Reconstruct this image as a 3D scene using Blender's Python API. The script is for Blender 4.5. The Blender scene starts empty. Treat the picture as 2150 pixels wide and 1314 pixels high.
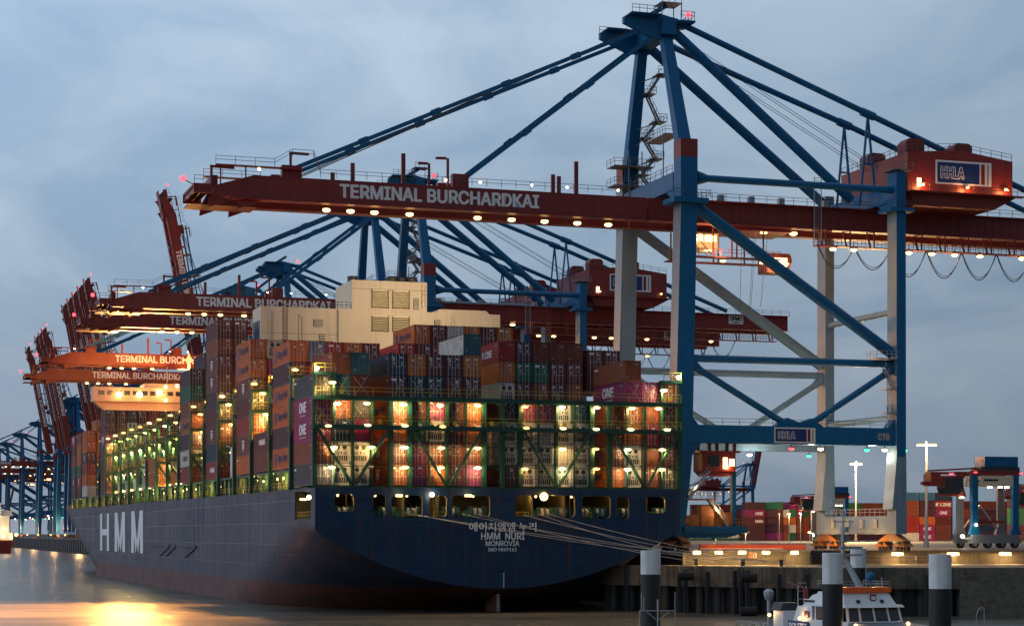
import bpy, math, random
from mathutils import Vector, Matrix
from mathutils.geometry import tessellate_polygon

R = math.radians
rnd = random.Random(11)
S = bpy.context.scene
COL = S.collection

# ------------------------------------------------------------------ camera
FPX, TH, CAMZ = 4120.0, R(18.2), 10.5
SN, CS = math.sin(TH), math.cos(TH)
CX, CY = -80.4, -248.3
cam_d = bpy.data.cameras.new("camera")
cam = bpy.data.objects.new("camera", cam_d)
COL.objects.link(cam)
cam.location = (CX, CY, CAMZ)
cam.rotation_euler = (R(90), 0, -TH)
cam_d.sensor_width = 36.0
cam_d.lens = 36.0 * FPX / 2150.0
cam_d.shift_y = (1120.0 - 657.0) / 2150.0
cam_d.clip_start = 1.0
cam_d.clip_end = 30000.0
S.camera = cam

# ------------------------------------------------------------------ sky, sun, exposure
SUN_EL, SUN_ROT = R(2.0), R(285.0)
W = bpy.data.worlds.new("World")
S.world = W
W.use_nodes = True
nt = W.node_tree
N = nt.nodes
L = nt.links
bg = N["Background"]
sky = N.new("ShaderNodeTexSky")
sky.sky_type = 'NISHITA'
sky.sun_disc = False
sky.sun_elevation = SUN_EL
sky.sun_rotation = SUN_ROT
sky.air_density = 1.5
sky.dust_density = 2.0
sky.ozone_density = 2.0
tc = N.new("ShaderNodeTexCoord")
mp = N.new("ShaderNodeMapping")
mp.inputs['Rotation'].default_value = (R(8), R(14), R(30))
mp.inputs['Scale'].default_value = (2.4, 2.4, 6.0)
n1 = N.new("ShaderNodeTexNoise")
n1.inputs['Scale'].default_value = 2.1
n1.inputs['Detail'].default_value = 7
n1.inputs['Roughness'].default_value = 0.58
n1.inputs['Distortion'].default_value = 0.6
cr = N.new("ShaderNodeValToRGB")
cr.color_ramp.elements[0].position = 0.38
cr.color_ramp.elements[0].color = (3.15, 4.55, 6.3, 1)
cr.color_ramp.elements[1].position = 0.66
cr.color_ramp.elements[1].color = (5.0, 6.2, 7.6, 1)
dot = N.new("ShaderNodeVectorMath")          # the dusk sky is brightest in the west and dim behind the camera
dot.operation = 'DOT_PRODUCT'
dot.inputs[1].default_value = (-0.75, 0.66, 0.0)
mr = N.new("ShaderNodeMapRange")
mr.inputs['From Min'].default_value = -0.7
mr.inputs['From Max'].default_value = 0.62
mr.inputs['To Min'].default_value = 0.29
mr.inputs['To Max'].default_value = 1.14
sep = N.new("ShaderNodeSeparateXYZ")
low = N.new("ShaderNodeMapRange")            # afterglow low over the western shore
low.inputs['From Min'].default_value = 0.0
low.inputs['From Max'].default_value = 0.16
low.inputs['To Min'].default_value = 1.0
low.inputs['To Max'].default_value = 0.0
wst = N.new("ShaderNodeMapRange")
wst.inputs['From Min'].default_value = 0.16
wst.inputs['From Max'].default_value = -0.25
gl = N.new("ShaderNodeMath")
gl.operation = 'MULTIPLY'
glow = N.new("ShaderNodeMixRGB")
glow.inputs[2].default_value = (5.2, 4.3, 4.2, 1)
L.new(tc.outputs['Generated'], dot.inputs[0])
L.new(dot.outputs['Value'], mr.inputs['Value'])
elv = N.new("ShaderNodeMapRange")            # thicker, darker cloud towards the horizon
elv.inputs['From Min'].default_value = 0.0
elv.inputs['From Max'].default_value = 0.25
elv.inputs['To Min'].default_value = 0.54
elv.inputs['To Max'].default_value = 1.0
gain = N.new("ShaderNodeMath")
gain.operation = 'MULTIPLY'
L.new(mr.outputs[0], gain.inputs[0])
L.new(elv.outputs[0], gain.inputs[1])
vm = N.new("ShaderNodeMixRGB")
vm.blend_type = 'MULTIPLY'
vm.inputs[0].default_value = 1.0
mx = N.new("ShaderNodeMixRGB")
mx.inputs[0].default_value = 0.86
L.new(tc.outputs['Generated'], mp.inputs['Vector'])
L.new(mp.outputs[0], n1.inputs['Vector'])
L.new(n1.outputs['Fac'], cr.inputs[0])
L.new(tc.outputs['Generated'], sep.inputs[0])
L.new(sep.outputs['Z'], low.inputs['Value'])
L.new(sep.outputs['X'], wst.inputs['Value'])
L.new(low.outputs[0], gl.inputs[0])
L.new(wst.outputs[0], gl.inputs[1])
L.new(cr.outputs[0], vm.inputs[1])
L.new(gain.outputs[0], vm.inputs[2])
L.new(sep.outputs['Z'], elv.inputs['Value'])
L.new(sky.outputs[0], mx.inputs[1])
L.new(vm.outputs[0], mx.inputs[2])
L.new(gl.outputs[0], glow.inputs[0])
L.new(mx.outputs[0], glow.inputs[1])
L.new(glow.outputs[0], bg.inputs[0])
bg.inputs[1].default_value = 0.090

sun_d = bpy.data.lights.new("sun", 'SUN')
sun_d.energy = 0.22
sun_d.angle = R(25)
sun_d.color = (0.92, 0.93, 1.0)
sun = bpy.data.objects.new("sun", sun_d)
COL.objects.link(sun)
_sd = Vector((-math.sin(SUN_ROT) * -1 * math.cos(SUN_EL), math.cos(SUN_ROT) * math.cos(SUN_EL), math.sin(SUN_EL + R(10))))
sun.rotation_euler = (-_sd).to_track_quat('-Z', 'Y').to_euler()

S.view_settings.view_transform = 'Standard'
S.view_settings.look = 'None'
S.view_settings.exposure = 0.32
S.view_settings.gamma = 1.0
S.render.engine = 'CYCLES'
S.cycles.use_denoising = True
S.cycles.max_bounces = 5
S.cycles.diffuse_bounces = 2
S.cycles.glossy_bounces = 3
S.cycles.transmission_bounces = 3
S.cycles.sample_clamp_indirect = 3.0
S.cycles.sample_clamp_direct = 0.0
S.cycles.caustics_reflective = False
S.cycles.caustics_refractive = False


# ------------------------------------------------------------------ helpers
def at(px, py, Y):
    """World point where the photo's pixel meets the plane y = Y."""
    t = (px - 1075.0) / FPX
    dy = Y - CY
    dx = dy * (t * CS + SN) / (CS - t * SN)
    d = SN * dx + CS * dy
    return Vector((CX + dx, Y, CAMZ + (1120.0 - py) / FPX * d))


def atd(px, py, d):
    """World point at depth d."""
    r = (px - 1075.0) / FPX * d
    return Vector((CX + r * CS + d * SN, CY - r * SN + d * CS, CAMZ + (1120.0 - py) / FPX * d))


def atx(px, py, X):
    t = (px - 1075.0) / FPX
    dx = X - CX
    dy = dx * (CS - t * SN) / (t * CS + SN)
    d = SN * dx + CS * dy
    return Vector((X, CY + dy, CAMZ + (1120.0 - py) / FPX * d))


class MB:
    def __init__(s):
        s.v, s.f, s.m = [], [], []

    def add(s, vs, fs, mi=0):
        b = len(s.v)
        s.v += [tuple(p) for p in vs]
        for f in fs:
            s.f.append(tuple(b + i for i in f))
            s.m.append(mi)

    def box(s, x0, x1, y0, y1, z0, z1, mi=0):
        s.add([(x0, y0, z0), (x1, y0, z0), (x1, y1, z0), (x0, y1, z0), (x0, y0, z1), (x1, y0, z1), (x1, y1, z1), (x0, y1, z1)],
              [(0, 3, 2, 1), (4, 5, 6, 7), (0, 1, 5, 4), (1, 2, 6, 5), (2, 3, 7, 6), (3, 0, 4, 7)], mi)

    def hexa(s, lo, hi, mi=0):
        """Loft between two quads (bottom ring lo, top ring hi, counter-clockwise)."""
        n = len(lo)
        s.add(list(lo) + list(hi), [tuple(reversed(range(n))), tuple(range(n, 2 * n))] + [(i, (i + 1) % n, n + (i + 1) % n, n + i) for i in range(n)], mi)

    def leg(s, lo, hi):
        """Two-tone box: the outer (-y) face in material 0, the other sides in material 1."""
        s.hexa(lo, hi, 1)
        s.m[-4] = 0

    def beam(s, p, q, w, h=None, mi=0, up=(0, 0, 1)):
        p, q = Vector(p), Vector(q)
        h = w if h is None else h
        d = (q - p)
        if d.length < 1e-6:
            return
        d.normalize()
        u = Vector(up)
        if abs(d.dot(u)) > 0.98:
            u = Vector((0, 1, 0))
        a = d.cross(u).normalized() * (w / 2)
        b = a.cross(d).normalized() * (h / 2)
        s.hexa([p - a - b, p + a - b, p + a + b, p - a + b][::-1], [q - a - b, q + a - b, q + a + b, q - a + b][::-1], mi)

    def tube(s, p, q, r, n=10, r2=None, mi=0):
        p, q = Vector(p), Vector(q)
        r2 = r if r2 is None else r2
        d = (q - p).normalized()
        u = Vector((0, 0, 1)) if abs(d.z) < 0.95 else Vector((1, 0, 0))
        a = d.cross(u).normalized()
        b = d.cross(a)
        lo = [p + (a * math.cos(t) + b * math.sin(t)) * r for t in [2 * math.pi * i / n for i in range(n)]]
        hi = [q + (a * math.cos(t) + b * math.sin(t)) * r2 for t in [2 * math.pi * i / n for i in range(n)]]
        s.hexa(lo, hi, mi)

    def path(s, pts, r, n=6, mi=0):
        for a, b in zip(pts[:-1], pts[1:]):
            s.tube(a, b, r, n, mi=mi)

    def prism(s, pts, axis, a0, a1, mi=0):
        """Extrude a 2-D outline along an axis ('x': pts are (y,z); 'y': (x,z); 'z': (x,y))."""
        def P(p, a):
            return {'x': (a, p[0], p[1]), 'y': (p[0], a, p[1]), 'z': (p[0], p[1], a)}[axis]
        s.hexa([P(p, a0) for p in pts], [P(p, a1) for p in pts], mi)

    def ball(s, c, r, n=8, k=5, mi=0, sz=1.0):
        c = Vector(c)
        vs, fs = [], []
        for j in range(k + 1):
            t = math.pi * j / k
            for i in range(n):
                a = 2 * math.pi * i / n
                vs.append(c + Vector((r * math.sin(t) * math.cos(a), r * math.sin(t) * math.sin(a), r * sz * math.cos(t))))
        for j in range(k):
            for i in range(n):
                fs.append((j * n + i, (j + 1) * n + i, (j + 1) * n + (i + 1) % n, j * n + (i + 1) % n))
        s.add(vs, fs, mi)

    def rail(s, pts, h=1.1, step=2.0, t=0.06, mi=0, mid=True):
        """Handrail along a line of points."""
        for a, b in zip(pts[:-1], pts[1:]):
            a, b = Vector(a), Vector(b)
            n = max(1, int((b - a).length / step))
            for i in range(n + 1):
                p = a.lerp(b, i / n)
                s.beam(p, p + Vector((0, 0, h)), t, t, mi)
            for z in ((h, h * 0.55) if mid else (h,)):
                s.beam(a + Vector((0, 0, z)), b + Vector((0, 0, z)), t, t, mi)

    def stair(s, p, q, w, n, side=(0, 1, 0), mi=0):
        """A flight: two strings and n treads between p and q."""
        p, q, sd = Vector(p), Vector(q), Vector(side).normalized() * (w / 2)
        for k in (-1, 1):
            s.beam(p + sd * k, q + sd * k, 0.08, 0.25, mi)
            s.beam(p + sd * k + Vector((0, 0, 1.0)), q + sd * k + Vector((0, 0, 1.0)), 0.05, 0.05, mi)
            for i in range(0, n + 1, 3):
                a = p.lerp(q, i / n) + sd * k
                s.beam(a, a + Vector((0, 0, 1.0)), 0.045, 0.045, mi)
        for i in range(n + 1):
            a = p.lerp(q, i / n)
            s.beam(a - sd, a + sd, 0.24, 0.05, mi)

    def mesh(s, name, mats, smooth=False):
        me = bpy.data.meshes.new(name)
        me.from_pydata(s.v, [], s.f)
        for m in (mats if isinstance(mats, (list, tuple)) else [mats]):
            me.materials.append(m)
        if len(me.polygons) == len(s.m):
            me.polygons.foreach_set("material_index", s.m)
        if smooth:
            me.polygons.foreach_set("use_smooth", [True] * len(me.polygons))
            me.set_sharp_from_angle(angle=R(38 if smooth is True else smooth))
        me.update()
        return me

    def build(s, name, mats, parent=None, loc=(0, 0, 0), smooth=False):
        o = bpy.data.objects.new(name, s.mesh(name, mats, smooth))
        COL.objects.link(o)
        o.parent = parent
        o.location = loc
        return o


def tag(o, label=None, cat=None, group=None, kind=None):
    for k, v in (('label', label), ('category', cat), ('group', group), ('kind', kind)):
        if v:
            o[k] = v
    return o


def thing(name, label, cat, loc=(0, 0, 0), rz=0.0, group=None):
    o = bpy.data.objects.new(name, None)
    COL.objects.link(o)
    o.location = loc
    o.rotation_euler = (0, 0, rz)
    return tag(o, label, cat, group)


def structure(o):
    o['kind'] = 'structure'
    return o


KIDS = {}


def children(o):
    return KIDS.get(o.name) or [c for c in COL.objects if c.parent == o]


def index_children():
    KIDS.clear()
    for c in COL.objects:
        if c.parent:
            KIDS.setdefault(c.parent.name, []).append(c)


def copy_tree(o, parent=None, skip=()):
    c = o.copy()
    COL.objects.link(c)
    c.parent = parent
    for ch in KIDS.get(o.name, []):
        if ch.type == 'LIGHT' or ch.name.split('.')[0] in skip:
            continue
        copy_tree(ch, c, skip)
    return c


def lamp(loc, watts, col=(1.0, 0.72, 0.38), r=0.15, parent=None, spot=None, aim=None, blend=0.6):
    d = bpy.data.lights.new("lamp_light", 'SPOT' if spot else 'POINT')
    d.energy = watts
    d.color = col
    d.shadow_soft_size = r
    o = bpy.data.objects.new("lamp_light", d)
    COL.objects.link(o)
    o.location = loc
    o.parent = parent
    if spot:
        d.spot_size = R(spot)
        d.spot_blend = blend
        o.rotation_euler = (Vector(aim) - Vector(loc)).to_track_quat('-Z', 'Y').to_euler()
    return o


# ------------------------------------------------------------------ materials
def mat(name, rgb, rough=0.5, dirt=0.25, scale=0.6, dirt_rgb=None, metal=0.0, streak=0.0, bump=0.0, spec=0.5):
    m = bpy.data.materials.new(name)
    m.use_nodes = True
    t = m.node_tree
    n, l = t.nodes, t.links
    b = n["Principled BSDF"]
    b.inputs['Roughness'].default_value = rough
    b.inputs['Metallic'].default_value = metal
    b.inputs['Specular IOR Level'].default_value = spec
    if dirt_rgb is None:
        dirt_rgb = tuple(c * 0.45 for c in rgb)
    tcn = n.new("ShaderNodeTexCoord")
    nz = n.new("ShaderNodeTexNoise")
    nz.inputs['Scale'].default_value = scale
    nz.inputs['Detail'].default_value = 8
    nz.inputs['Roughness'].default_value = 0.65
    l.new(tcn.outputs['Object'], nz.inputs['Vector'])
    rp = n.new("ShaderNodeValToRGB")
    rp.color_ramp.elements[0].position = 0.45
    rp.color_ramp.elements[0].color = (0, 0, 0, 1)
    rp.color_ramp.elements[1].position = 0.75
    rp.color_ramp.elements[1].color = (dirt, dirt, dirt, 1)
    l.new(nz.outputs['Fac'], rp.inputs[0])
    mx = n.new("ShaderNodeMixRGB")
    mx.inputs[1].default_value = (*rgb, 1)
    mx.inputs[2].default_value = (*dirt_rgb, 1)
    l.new(rp.outputs[0], mx.inputs[0])
    out = mx
    if streak:
        mpn = n.new("ShaderNodeMapping")
        mpn.inputs['Scale'].default_value = (1.3, 1.3, 0.05)
        n2 = n.new("ShaderNodeTexNoise")
        n2.inputs['Scale'].default_value = 1.6
        n2.inputs['Detail'].default_value = 5
        l.new(tcn.outputs['Object'], mpn.inputs['Vector'])
        l.new(mpn.outputs[0], n2.inputs['Vector'])
        r2 = n.new("ShaderNodeValToRGB")
        r2.color_ramp.elements[0].position = 0.5
        r2.color_ramp.elements[0].color = (0, 0, 0, 1)
        r2.color_ramp.elements[1].position = 0.72
        r2.color_ramp.elements[1].color = (streak, streak, streak, 1)
        l.new(n2.outputs['Fac'], r2.inputs[0])
        m2 = n.new("ShaderNodeMixRGB")
        m2.inputs[2].default_value = (dirt_rgb[0] * 0.8, dirt_rgb[1] * 0.7, dirt_rgb[2] * 0.6, 1)
        l.new(mx.outputs[0], m2.inputs[1])
        l.new(r2.outputs[0], m2.inputs[0])
        out = m2
    l.new(out.outputs[0], b.inputs['Base Color'])
    rr = n.new("ShaderNodeMapRange")
    rr.inputs['To Min'].default_value = max(0.05, rough - 0.1)
    rr.inputs['To Max'].default_value = min(1, rough + 0.15)
    l.new(nz.outputs['Fac'], rr.inputs['Value'])
    l.new(rr.outputs[0], b.inputs['Roughness'])
    if bump:
        bp = n.new("ShaderNodeBump")
        bp.inputs['Strength'].default_value = bump
        bp.inputs['Distance'].default_value = 0.1
        l.new(nz.outputs['Fac'], bp.inputs['Height'])
        l.new(bp.outputs[0], b.inputs['Normal'])
    return m


def emit(name, rgb, strength):
    m = bpy.data.materials.new(name)
    m.use_nodes = True
    b = m.node_tree.nodes["Principled BSDF"]
    b.inputs['Base Color'].default_value = (*rgb, 1)
    b.inputs['Emission Color'].default_value = (*rgb, 1)
    b.inputs['Emission Strength'].default_value = strength
    return m


CRANE_BLUE = mat("crane_blue_paint", (0.004, 0.125, 0.30), 0.42, 0.35, 0.25, (0.01, 0.075, 0.16), streak=0.25, spec=0.35)
CRANE_RED = mat("crane_red_paint", (0.235, 0.028, 0.024), 0.42, 0.35, 0.3, (0.10, 0.02, 0.018), streak=0.25)
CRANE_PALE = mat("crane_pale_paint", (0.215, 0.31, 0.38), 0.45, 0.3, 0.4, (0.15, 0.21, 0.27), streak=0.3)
CRANE_RUST = mat("bogie_orange_paint", (0.36, 0.13, 0.03), 0.55, 0.6, 0.9, (0.10, 0.05, 0.03))
STEEL = mat("dull_steel", (0.22, 0.24, 0.26), 0.45, 0.4, 1.0, metal=0.3)
RAILM = mat("weathered_rail_steel", (0.10, 0.115, 0.13), 0.5, 0.3, 1.5, metal=0.2)
PILEM = mat("dark_concrete", (0.05, 0.045, 0.04), 0.8, 0.6, 0.8)  # dark tone for the piles under the cope
GALV = mat("galvanised_steel", (0.42, 0.45, 0.47), 0.4, 0.3, 1.5, metal=0.4)
DARK = mat("dark_steel", (0.03, 0.033, 0.038), 0.5, 0.3, 1.0)
BLACK = mat("black_rubber", (0.012, 0.012, 0.013), 0.7, 0.3, 1.0)
WHITE = mat("white_paint", (0.76, 0.77, 0.78), 0.45, 0.2, 0.8, (0.55, 0.55, 0.54))
LETTER = mat("white_lettering", (0.88, 0.88, 0.9), 0.5, 0.15, 0.8, (0.55, 0.55, 0.55))
SIGN_BLUE = mat("sign_blue", (0.012, 0.035, 0.16), 0.4, 0.1, 0.5)
SIGN_RED = mat("sign_red", (0.22, 0.02, 0.02), 0.4, 0.1, 0.5)
SIGN_GREY = mat("sign_grey", (0.22, 0.24, 0.26), 0.4, 0.1, 0.5)
def hull_paint(name, rgb, dirt):
    """Weathered dark blue hull paint: plates of slightly different gloss and tone, weld seams, vertical run marks, shallow dents."""
    m = mat(name, rgb, 0.30, 0.75, 0.12, dirt, streak=0.6, spec=0.3)
    t = m.node_tree
    n, l = t.nodes, t.links
    b = n["Principled BSDF"]
    tcn = n.new("ShaderNodeTexCoord")
    sp = n.new("ShaderNodeSeparateXYZ")
    cb = n.new("ShaderNodeCombineXYZ")
    sm = n.new("ShaderNodeMath")
    sm.operation = 'ADD'
    l.new(tcn.outputs['Object'], sp.inputs[0])
    l.new(sp.outputs['X'], sm.inputs[0])
    l.new(sp.outputs['Y'], sm.inputs[1])
    l.new(sm.outputs[0], cb.inputs['X'])
    l.new(sp.outputs['Z'], cb.inputs['Y'])
    br = n.new("ShaderNodeTexBrick")
    br.inputs['Scale'].default_value = 1.0
    br.inputs['Brick Width'].default_value = 11.0
    br.inputs['Row Height'].default_value = 3.0
    br.inputs['Mortar Size'].default_value = 0.035
    br.inputs['Color1'].default_value = (0.42, 0.42, 0.42, 1)
    br.inputs['Color2'].default_value = (0.60, 0.60, 0.60, 1)
    br.inputs['Mortar'].default_value = (0.0, 0.0, 0.0, 1)
    l.new(cb.outputs[0], br.inputs['Vector'])
    ns = n.new("ShaderNodeTexNoise")
    mpn = n.new("ShaderNodeMapping")
    mpn.inputs['Scale'].default_value = (0.9, 0.03, 1)
    ns.inputs['Scale'].default_value = 1.0
    ns.inputs['Detail'].default_value = 5
    l.new(cb.outputs[0], mpn.inputs['Vector'])
    l.new(mpn.outputs[0], ns.inputs['Vector'])
    ad = n.new("ShaderNodeMath")
    ad.operation = 'ADD'
    l.new(br.outputs['Color'], ad.inputs[0])
    l.new(ns.outputs['Fac'], ad.inputs[1])
    rr = n.new("ShaderNodeMapRange")
    rr.inputs['From Min'].default_value = 0.4
    rr.inputs['From Max'].default_value = 1.4
    rr.inputs['To Min'].default_value = 0.22
    rr.inputs['To Max'].default_value = 0.62
    l.new(ad.outputs[0], rr.inputs['Value'])
    l.new(rr.outputs[0], b.inputs['Roughness'])
    old = b.inputs['Base Color'].links[0].from_socket
    hs = n.new("ShaderNodeMixRGB")
    hs.blend_type = 'MULTIPLY'
    hs.inputs[0].default_value = 0.55
    l.new(old, hs.inputs[1])
    l.new(br.outputs['Color'], hs.inputs[2])
    g2 = n.new("ShaderNodeMixRGB")
    g2.blend_type = 'MULTIPLY'
    g2.inputs[0].default_value = 1.0
    g2.inputs[2].default_value = (1.5, 1.5, 1.5, 1)
    l.new(hs.outputs[0], g2.inputs[1])
    rs = n.new("ShaderNodeValToRGB")                 # rust runs
    rs.color_ramp.elements[0].position = 0.56
    rs.color_ramp.elements[0].color = (0, 0, 0, 1)
    rs.color_ramp.elements[1].position = 0.70
    rs.color_ramp.elements[1].color = (0.6, 0.6, 0.6, 1)
    l.new(ns.outputs['Fac'], rs.inputs[0])
    g3 = n.new("ShaderNodeMixRGB")
    g3.inputs[2].default_value = (0.085, 0.050, 0.036, 1)
    l.new(rs.outputs[0], g3.inputs[0])
    l.new(g2.outputs[0], g3.inputs[1])
    l.new(g3.outputs[0], b.inputs['Base Color'])
    dn = n.new("ShaderNodeTexNoise")
    dn.inputs['Scale'].default_value = 0.55
    dn.inputs['Detail'].default_value = 3
    l.new(cb.outputs[0], dn.inputs['Vector'])
    hm = n.new("ShaderNodeMath")
    hm.operation = 'MULTIPLY_ADD'
    hm.inputs[1].default_value = 0.02
    l.new(br.outputs['Fac'], hm.inputs[0])
    l.new(dn.outputs['Fac'], hm.inputs[2])
    bp = n.new("ShaderNodeBump")
    bp.inputs['Strength'].default_value = 0.5
    bp.inputs['Distance'].default_value = 0.12
    l.new(hm.outputs[0], bp.inputs['Height'])
    l.new(bp.outputs[0], b.inputs['Normal'])
    return m


HULL_BLUE = hull_paint("hull_blue_paint", (0.009, 0.038, 0.092), (0.034, 0.033, 0.042))
HULL_SIDE = hull_paint("hull_side_reflection_tint", (0.017, 0.034, 0.078), (0.056, 0.048, 0.050))  # same paint as the transom, greyed to hold the sky's mauve reflection
HULL_RED = mat("antifouling_red", (0.125, 0.042, 0.034), 0.55, 0.8, 0.3, (0.030, 0.024, 0.022), streak=0.6)
DECK_GREEN = mat("deck_green_paint", (0.010, 0.062, 0.038), 0.45, 0.35, 0.8, (0.02, 0.05, 0.035))
DECK_FLOOR = mat("deck_floor_paint", (0.05, 0.10, 0.06), 0.6, 0.4, 0.5)
RAIL_YELLOW = mat("yellow_rail_paint", (0.50, 0.36, 0.03), 0.5, 0.3, 1.0)
CREAM = mat("cream_paint", (0.72, 0.62, 0.47), 0.5, 0.25, 0.2, (0.56, 0.42, 0.27), streak=0.25)
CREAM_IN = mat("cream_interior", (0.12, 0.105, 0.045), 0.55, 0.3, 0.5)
CONCRETE = mat("quay_concrete", (0.135, 0.112, 0.085), 0.85, 0.95, 0.4, (0.032, 0.027, 0.022), streak=0.8, bump=0.4)
STONE = mat("quay_masonry", (0.15, 0.125, 0.095), 0.9, 0.9, 1.2, (0.035, 0.03, 0.025), bump=1.0)
ASPHALT = mat("quay_asphalt", (0.06, 0.058, 0.055), 0.75, 0.5, 0.08, (0.035, 0.033, 0.03), bump=0.2)
GLASS = mat("dark_glass", (0.02, 0.025, 0.03), 0.08, 0.05, 1.0, spec=0.9)
BOAT_ORANGE = mat("boat_orange", (0.80, 0.13, 0.012), 0.4, 0.1, 0.8)
POLICE_BLUE = mat("boat_blue", (0.012, 0.03, 0.16), 0.35, 0.1, 0.8)
BOAT_DECK = mat("boat_deck_grey", (0.10, 0.13, 0.15), 0.6, 0.2, 2.0)
ROPE = mat("pale_rope", (0.5, 0.48, 0.44), 0.8, 0.2, 3.0)
TRAIL_ORANGE = mat("light_trail_orange", (0.34, 0.07, 0.03), 0.5, 0.3, 1.0)  # colour of the vehicle light trails
E_WARM = emit("lamp_warm", (1.0, 0.60, 0.20), 5.0)
E_WARM2 = emit("lamp_warm_dim", (1.0, 0.52, 0.14), 2.6)
E_WARM3 = emit("lamp_warm_pale", (1.0, 0.72, 0.32), 7.0)
E_YELLOW = emit("lamp_yellow_green", (0.95, 0.80, 0.18), 3.6)
E_SODIUM = emit("lamp_sodium", (1.0, 0.50, 0.13), 7)
E_WHITE = emit("lamp_white", (1.0, 0.86, 0.55), 14)
E_RED = emit("lamp_red", (1.0, 0.05, 0.07), 3.5)
E_GREEN = emit("lamp_green", (0.04, 1.0, 0.40), 3.0)
E_SOFT = emit("lit_window", (1.0, 0.62, 0.24), 4.5)
E_LOUVRE = emit("lit_louvre", (1.0, 0.80, 0.48), 0.12)
E_FLOOD = emit("lamp_flood", (1.0, 0.55, 0.16), 9)
RIM = mat("rim_cream_paint", (0.42, 0.33, 0.16), 0.5, 0.3, 0.8)
E_OFF = mat("lamp_glass_unlit", (0.25, 0.25, 0.24), 0.3, 0.2, 1)

PAINT = {}
for _k, _n, _c in (
        ('o', 'orange', (0.52, 0.135, 0.022)), ('m', 'maroon', (0.125, 0.022, 0.026)), ('b', 'brown', (0.17, 0.045, 0.028)),
        ('r', 'red', (0.33, 0.030, 0.025)), ('p', 'magenta', (0.30, 0.020, 0.125)), ('n', 'navy blue', (0.018, 0.040, 0.085)),
        ('d', 'slate grey', (0.060, 0.066, 0.085)), ('t', 'teal', (0.030, 0.115, 0.150)), ('g', 'dark green', (0.012, 0.115, 0.060)),
        ('w', 'white', (0.66, 0.64, 0.58)), ('y', 'pale grey', (0.36, 0.39, 0.38)), ('u', 'blue', (0.035, 0.150, 0.290)),
        ('x', 'dark plum', (0.075, 0.022, 0.040)), ('e', 'green', (0.03, 0.20, 0.075)), ('c', 'rust brown', (0.25, 0.062, 0.026))):
    PAINT[_k] = (mat("container_" + _n.replace(' ', '_'), _c, 0.5, 0.65, 0.9, (_c[0] * .42 + .035, _c[1] * .42 + .014, _c[2] * .42 + .008), streak=0.5), _n)
YELLOW_TAG = mat("yellow_sticker", (0.62, 0.43, 0.03), 0.5, 0.2, 1.0)

ORD = "zeroth first second third fourth fifth sixth seventh eighth ninth tenth eleventh twelfth thirteenth fourteenth fifteenth sixteenth seventeenth eighteenth nineteenth twentieth".split() + ["twenty-first", "twenty-second", "twenty-third"]

# ------------------------------------------------------------------ lettering
_txt = {}
try:                                       # the grotesque that comes with Blender; the built-in font when it is missing
    import os
    FONT = bpy.data.fonts.load(os.path.join(bpy.utils.system_resource('DATAFILES', path="fonts"), "Inter.woff2"))
except Exception:
    FONT = None


def text_mesh(s, size, m, bold=0.0, squeeze=1.0, spacing=1.0):
    k = (s, size, m.name, bold, squeeze, spacing)
    if k in _txt:
        return _txt[k]
    cu = bpy.data.curves.new("lettering", 'FONT')
    cu.body = s
    cu.size = size
    if FONT and all(ord(q) < 256 for q in s):
        cu.font = FONT
    cu.align_x = 'CENTER'
    cu.align_y = 'CENTER'
    cu.space_character = spacing
    cu.resolution_u = 3
    cu.extrude = 0.012
    o = bpy.data.objects.new("lettering", cu)
    COL.objects.link(o)
    dg = bpy.context.evaluated_depsgraph_get()
    me = bpy.data.meshes.new_from_object(o.evaluated_get(dg), depsgraph=dg)
    bpy.data.objects.remove(o)
    me.name = "lettering"
    if len(me.vertices):
        ys = [v.co.y for v in me.vertices]
        xs = [v.co.x for v in me.vertices]
        cy, cx = (min(ys) + max(ys)) / 2, (min(xs) + max(xs)) / 2
        for v in me.vertices:
            v.co.y -= cy
            v.co.x = (v.co.x - cx) * squeeze
    if bold > 0:                           # heavier strokes: the same outlines laid over each other, a hair apart
        base = [v.co.copy() for v in me.vertices]
        fs = [tuple(p.vertices) for p in me.polygons]
        vs, ff = [], []
        for k_, (dx, dy) in enumerate(((-1, 0), (1, 0), (0, .7), (0, -.7), (-.7, .5), (.7, .5), (-.7, -.5), (.7, -.5))):
            b0 = len(vs)
            vs += [(v.x + dx * bold, v.y + dy * bold, v.z + .0015 * k_) for v in base]
            ff += [tuple(b0 + q for q in f) for f in fs]
        me = bpy.data.meshes.new("lettering")
        me.from_pydata(vs, [], ff)
    me.materials.clear()
    me.materials.append(m)
    _txt[k] = me
    return me


def letter(s, size, loc, face, m=None, parent=None, bold=0.0, squeeze=1.0, name="lettering", height=None, width=None, spacing=1.0):
    """face: '-y' readable looking towards +y, '-x' looking towards +x, '+x' looking towards -x."""
    me = text_mesh(s, size, m or LETTER, bold, squeeze, spacing)
    o = bpy.data.objects.new(name, me)
    COL.objects.link(o)
    o.parent = parent
    o.location = loc
    o.rotation_euler = {'-y': (R(90), 0, 0), '-x': (R(90), 0, R(-90)), '+x': (R(90), 0, R(90)), '+y': (R(90), 0, R(180))}[face]
    if (height or width) and len(me.vertices):
        w = max(v.co.x for v in me.vertices) * 2
        h = max(v.co.y for v in me.vertices) * 2
        sy = height / h if height else None
        sx = width / w if width else sy
        o.scale = (sx, sy or sx, 1)
    return o

# ================================================================== WATER, GROUND
QZ = 8.0                                   # quay level above the water
BERTH = 27.4                               # line of the berth face


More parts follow.
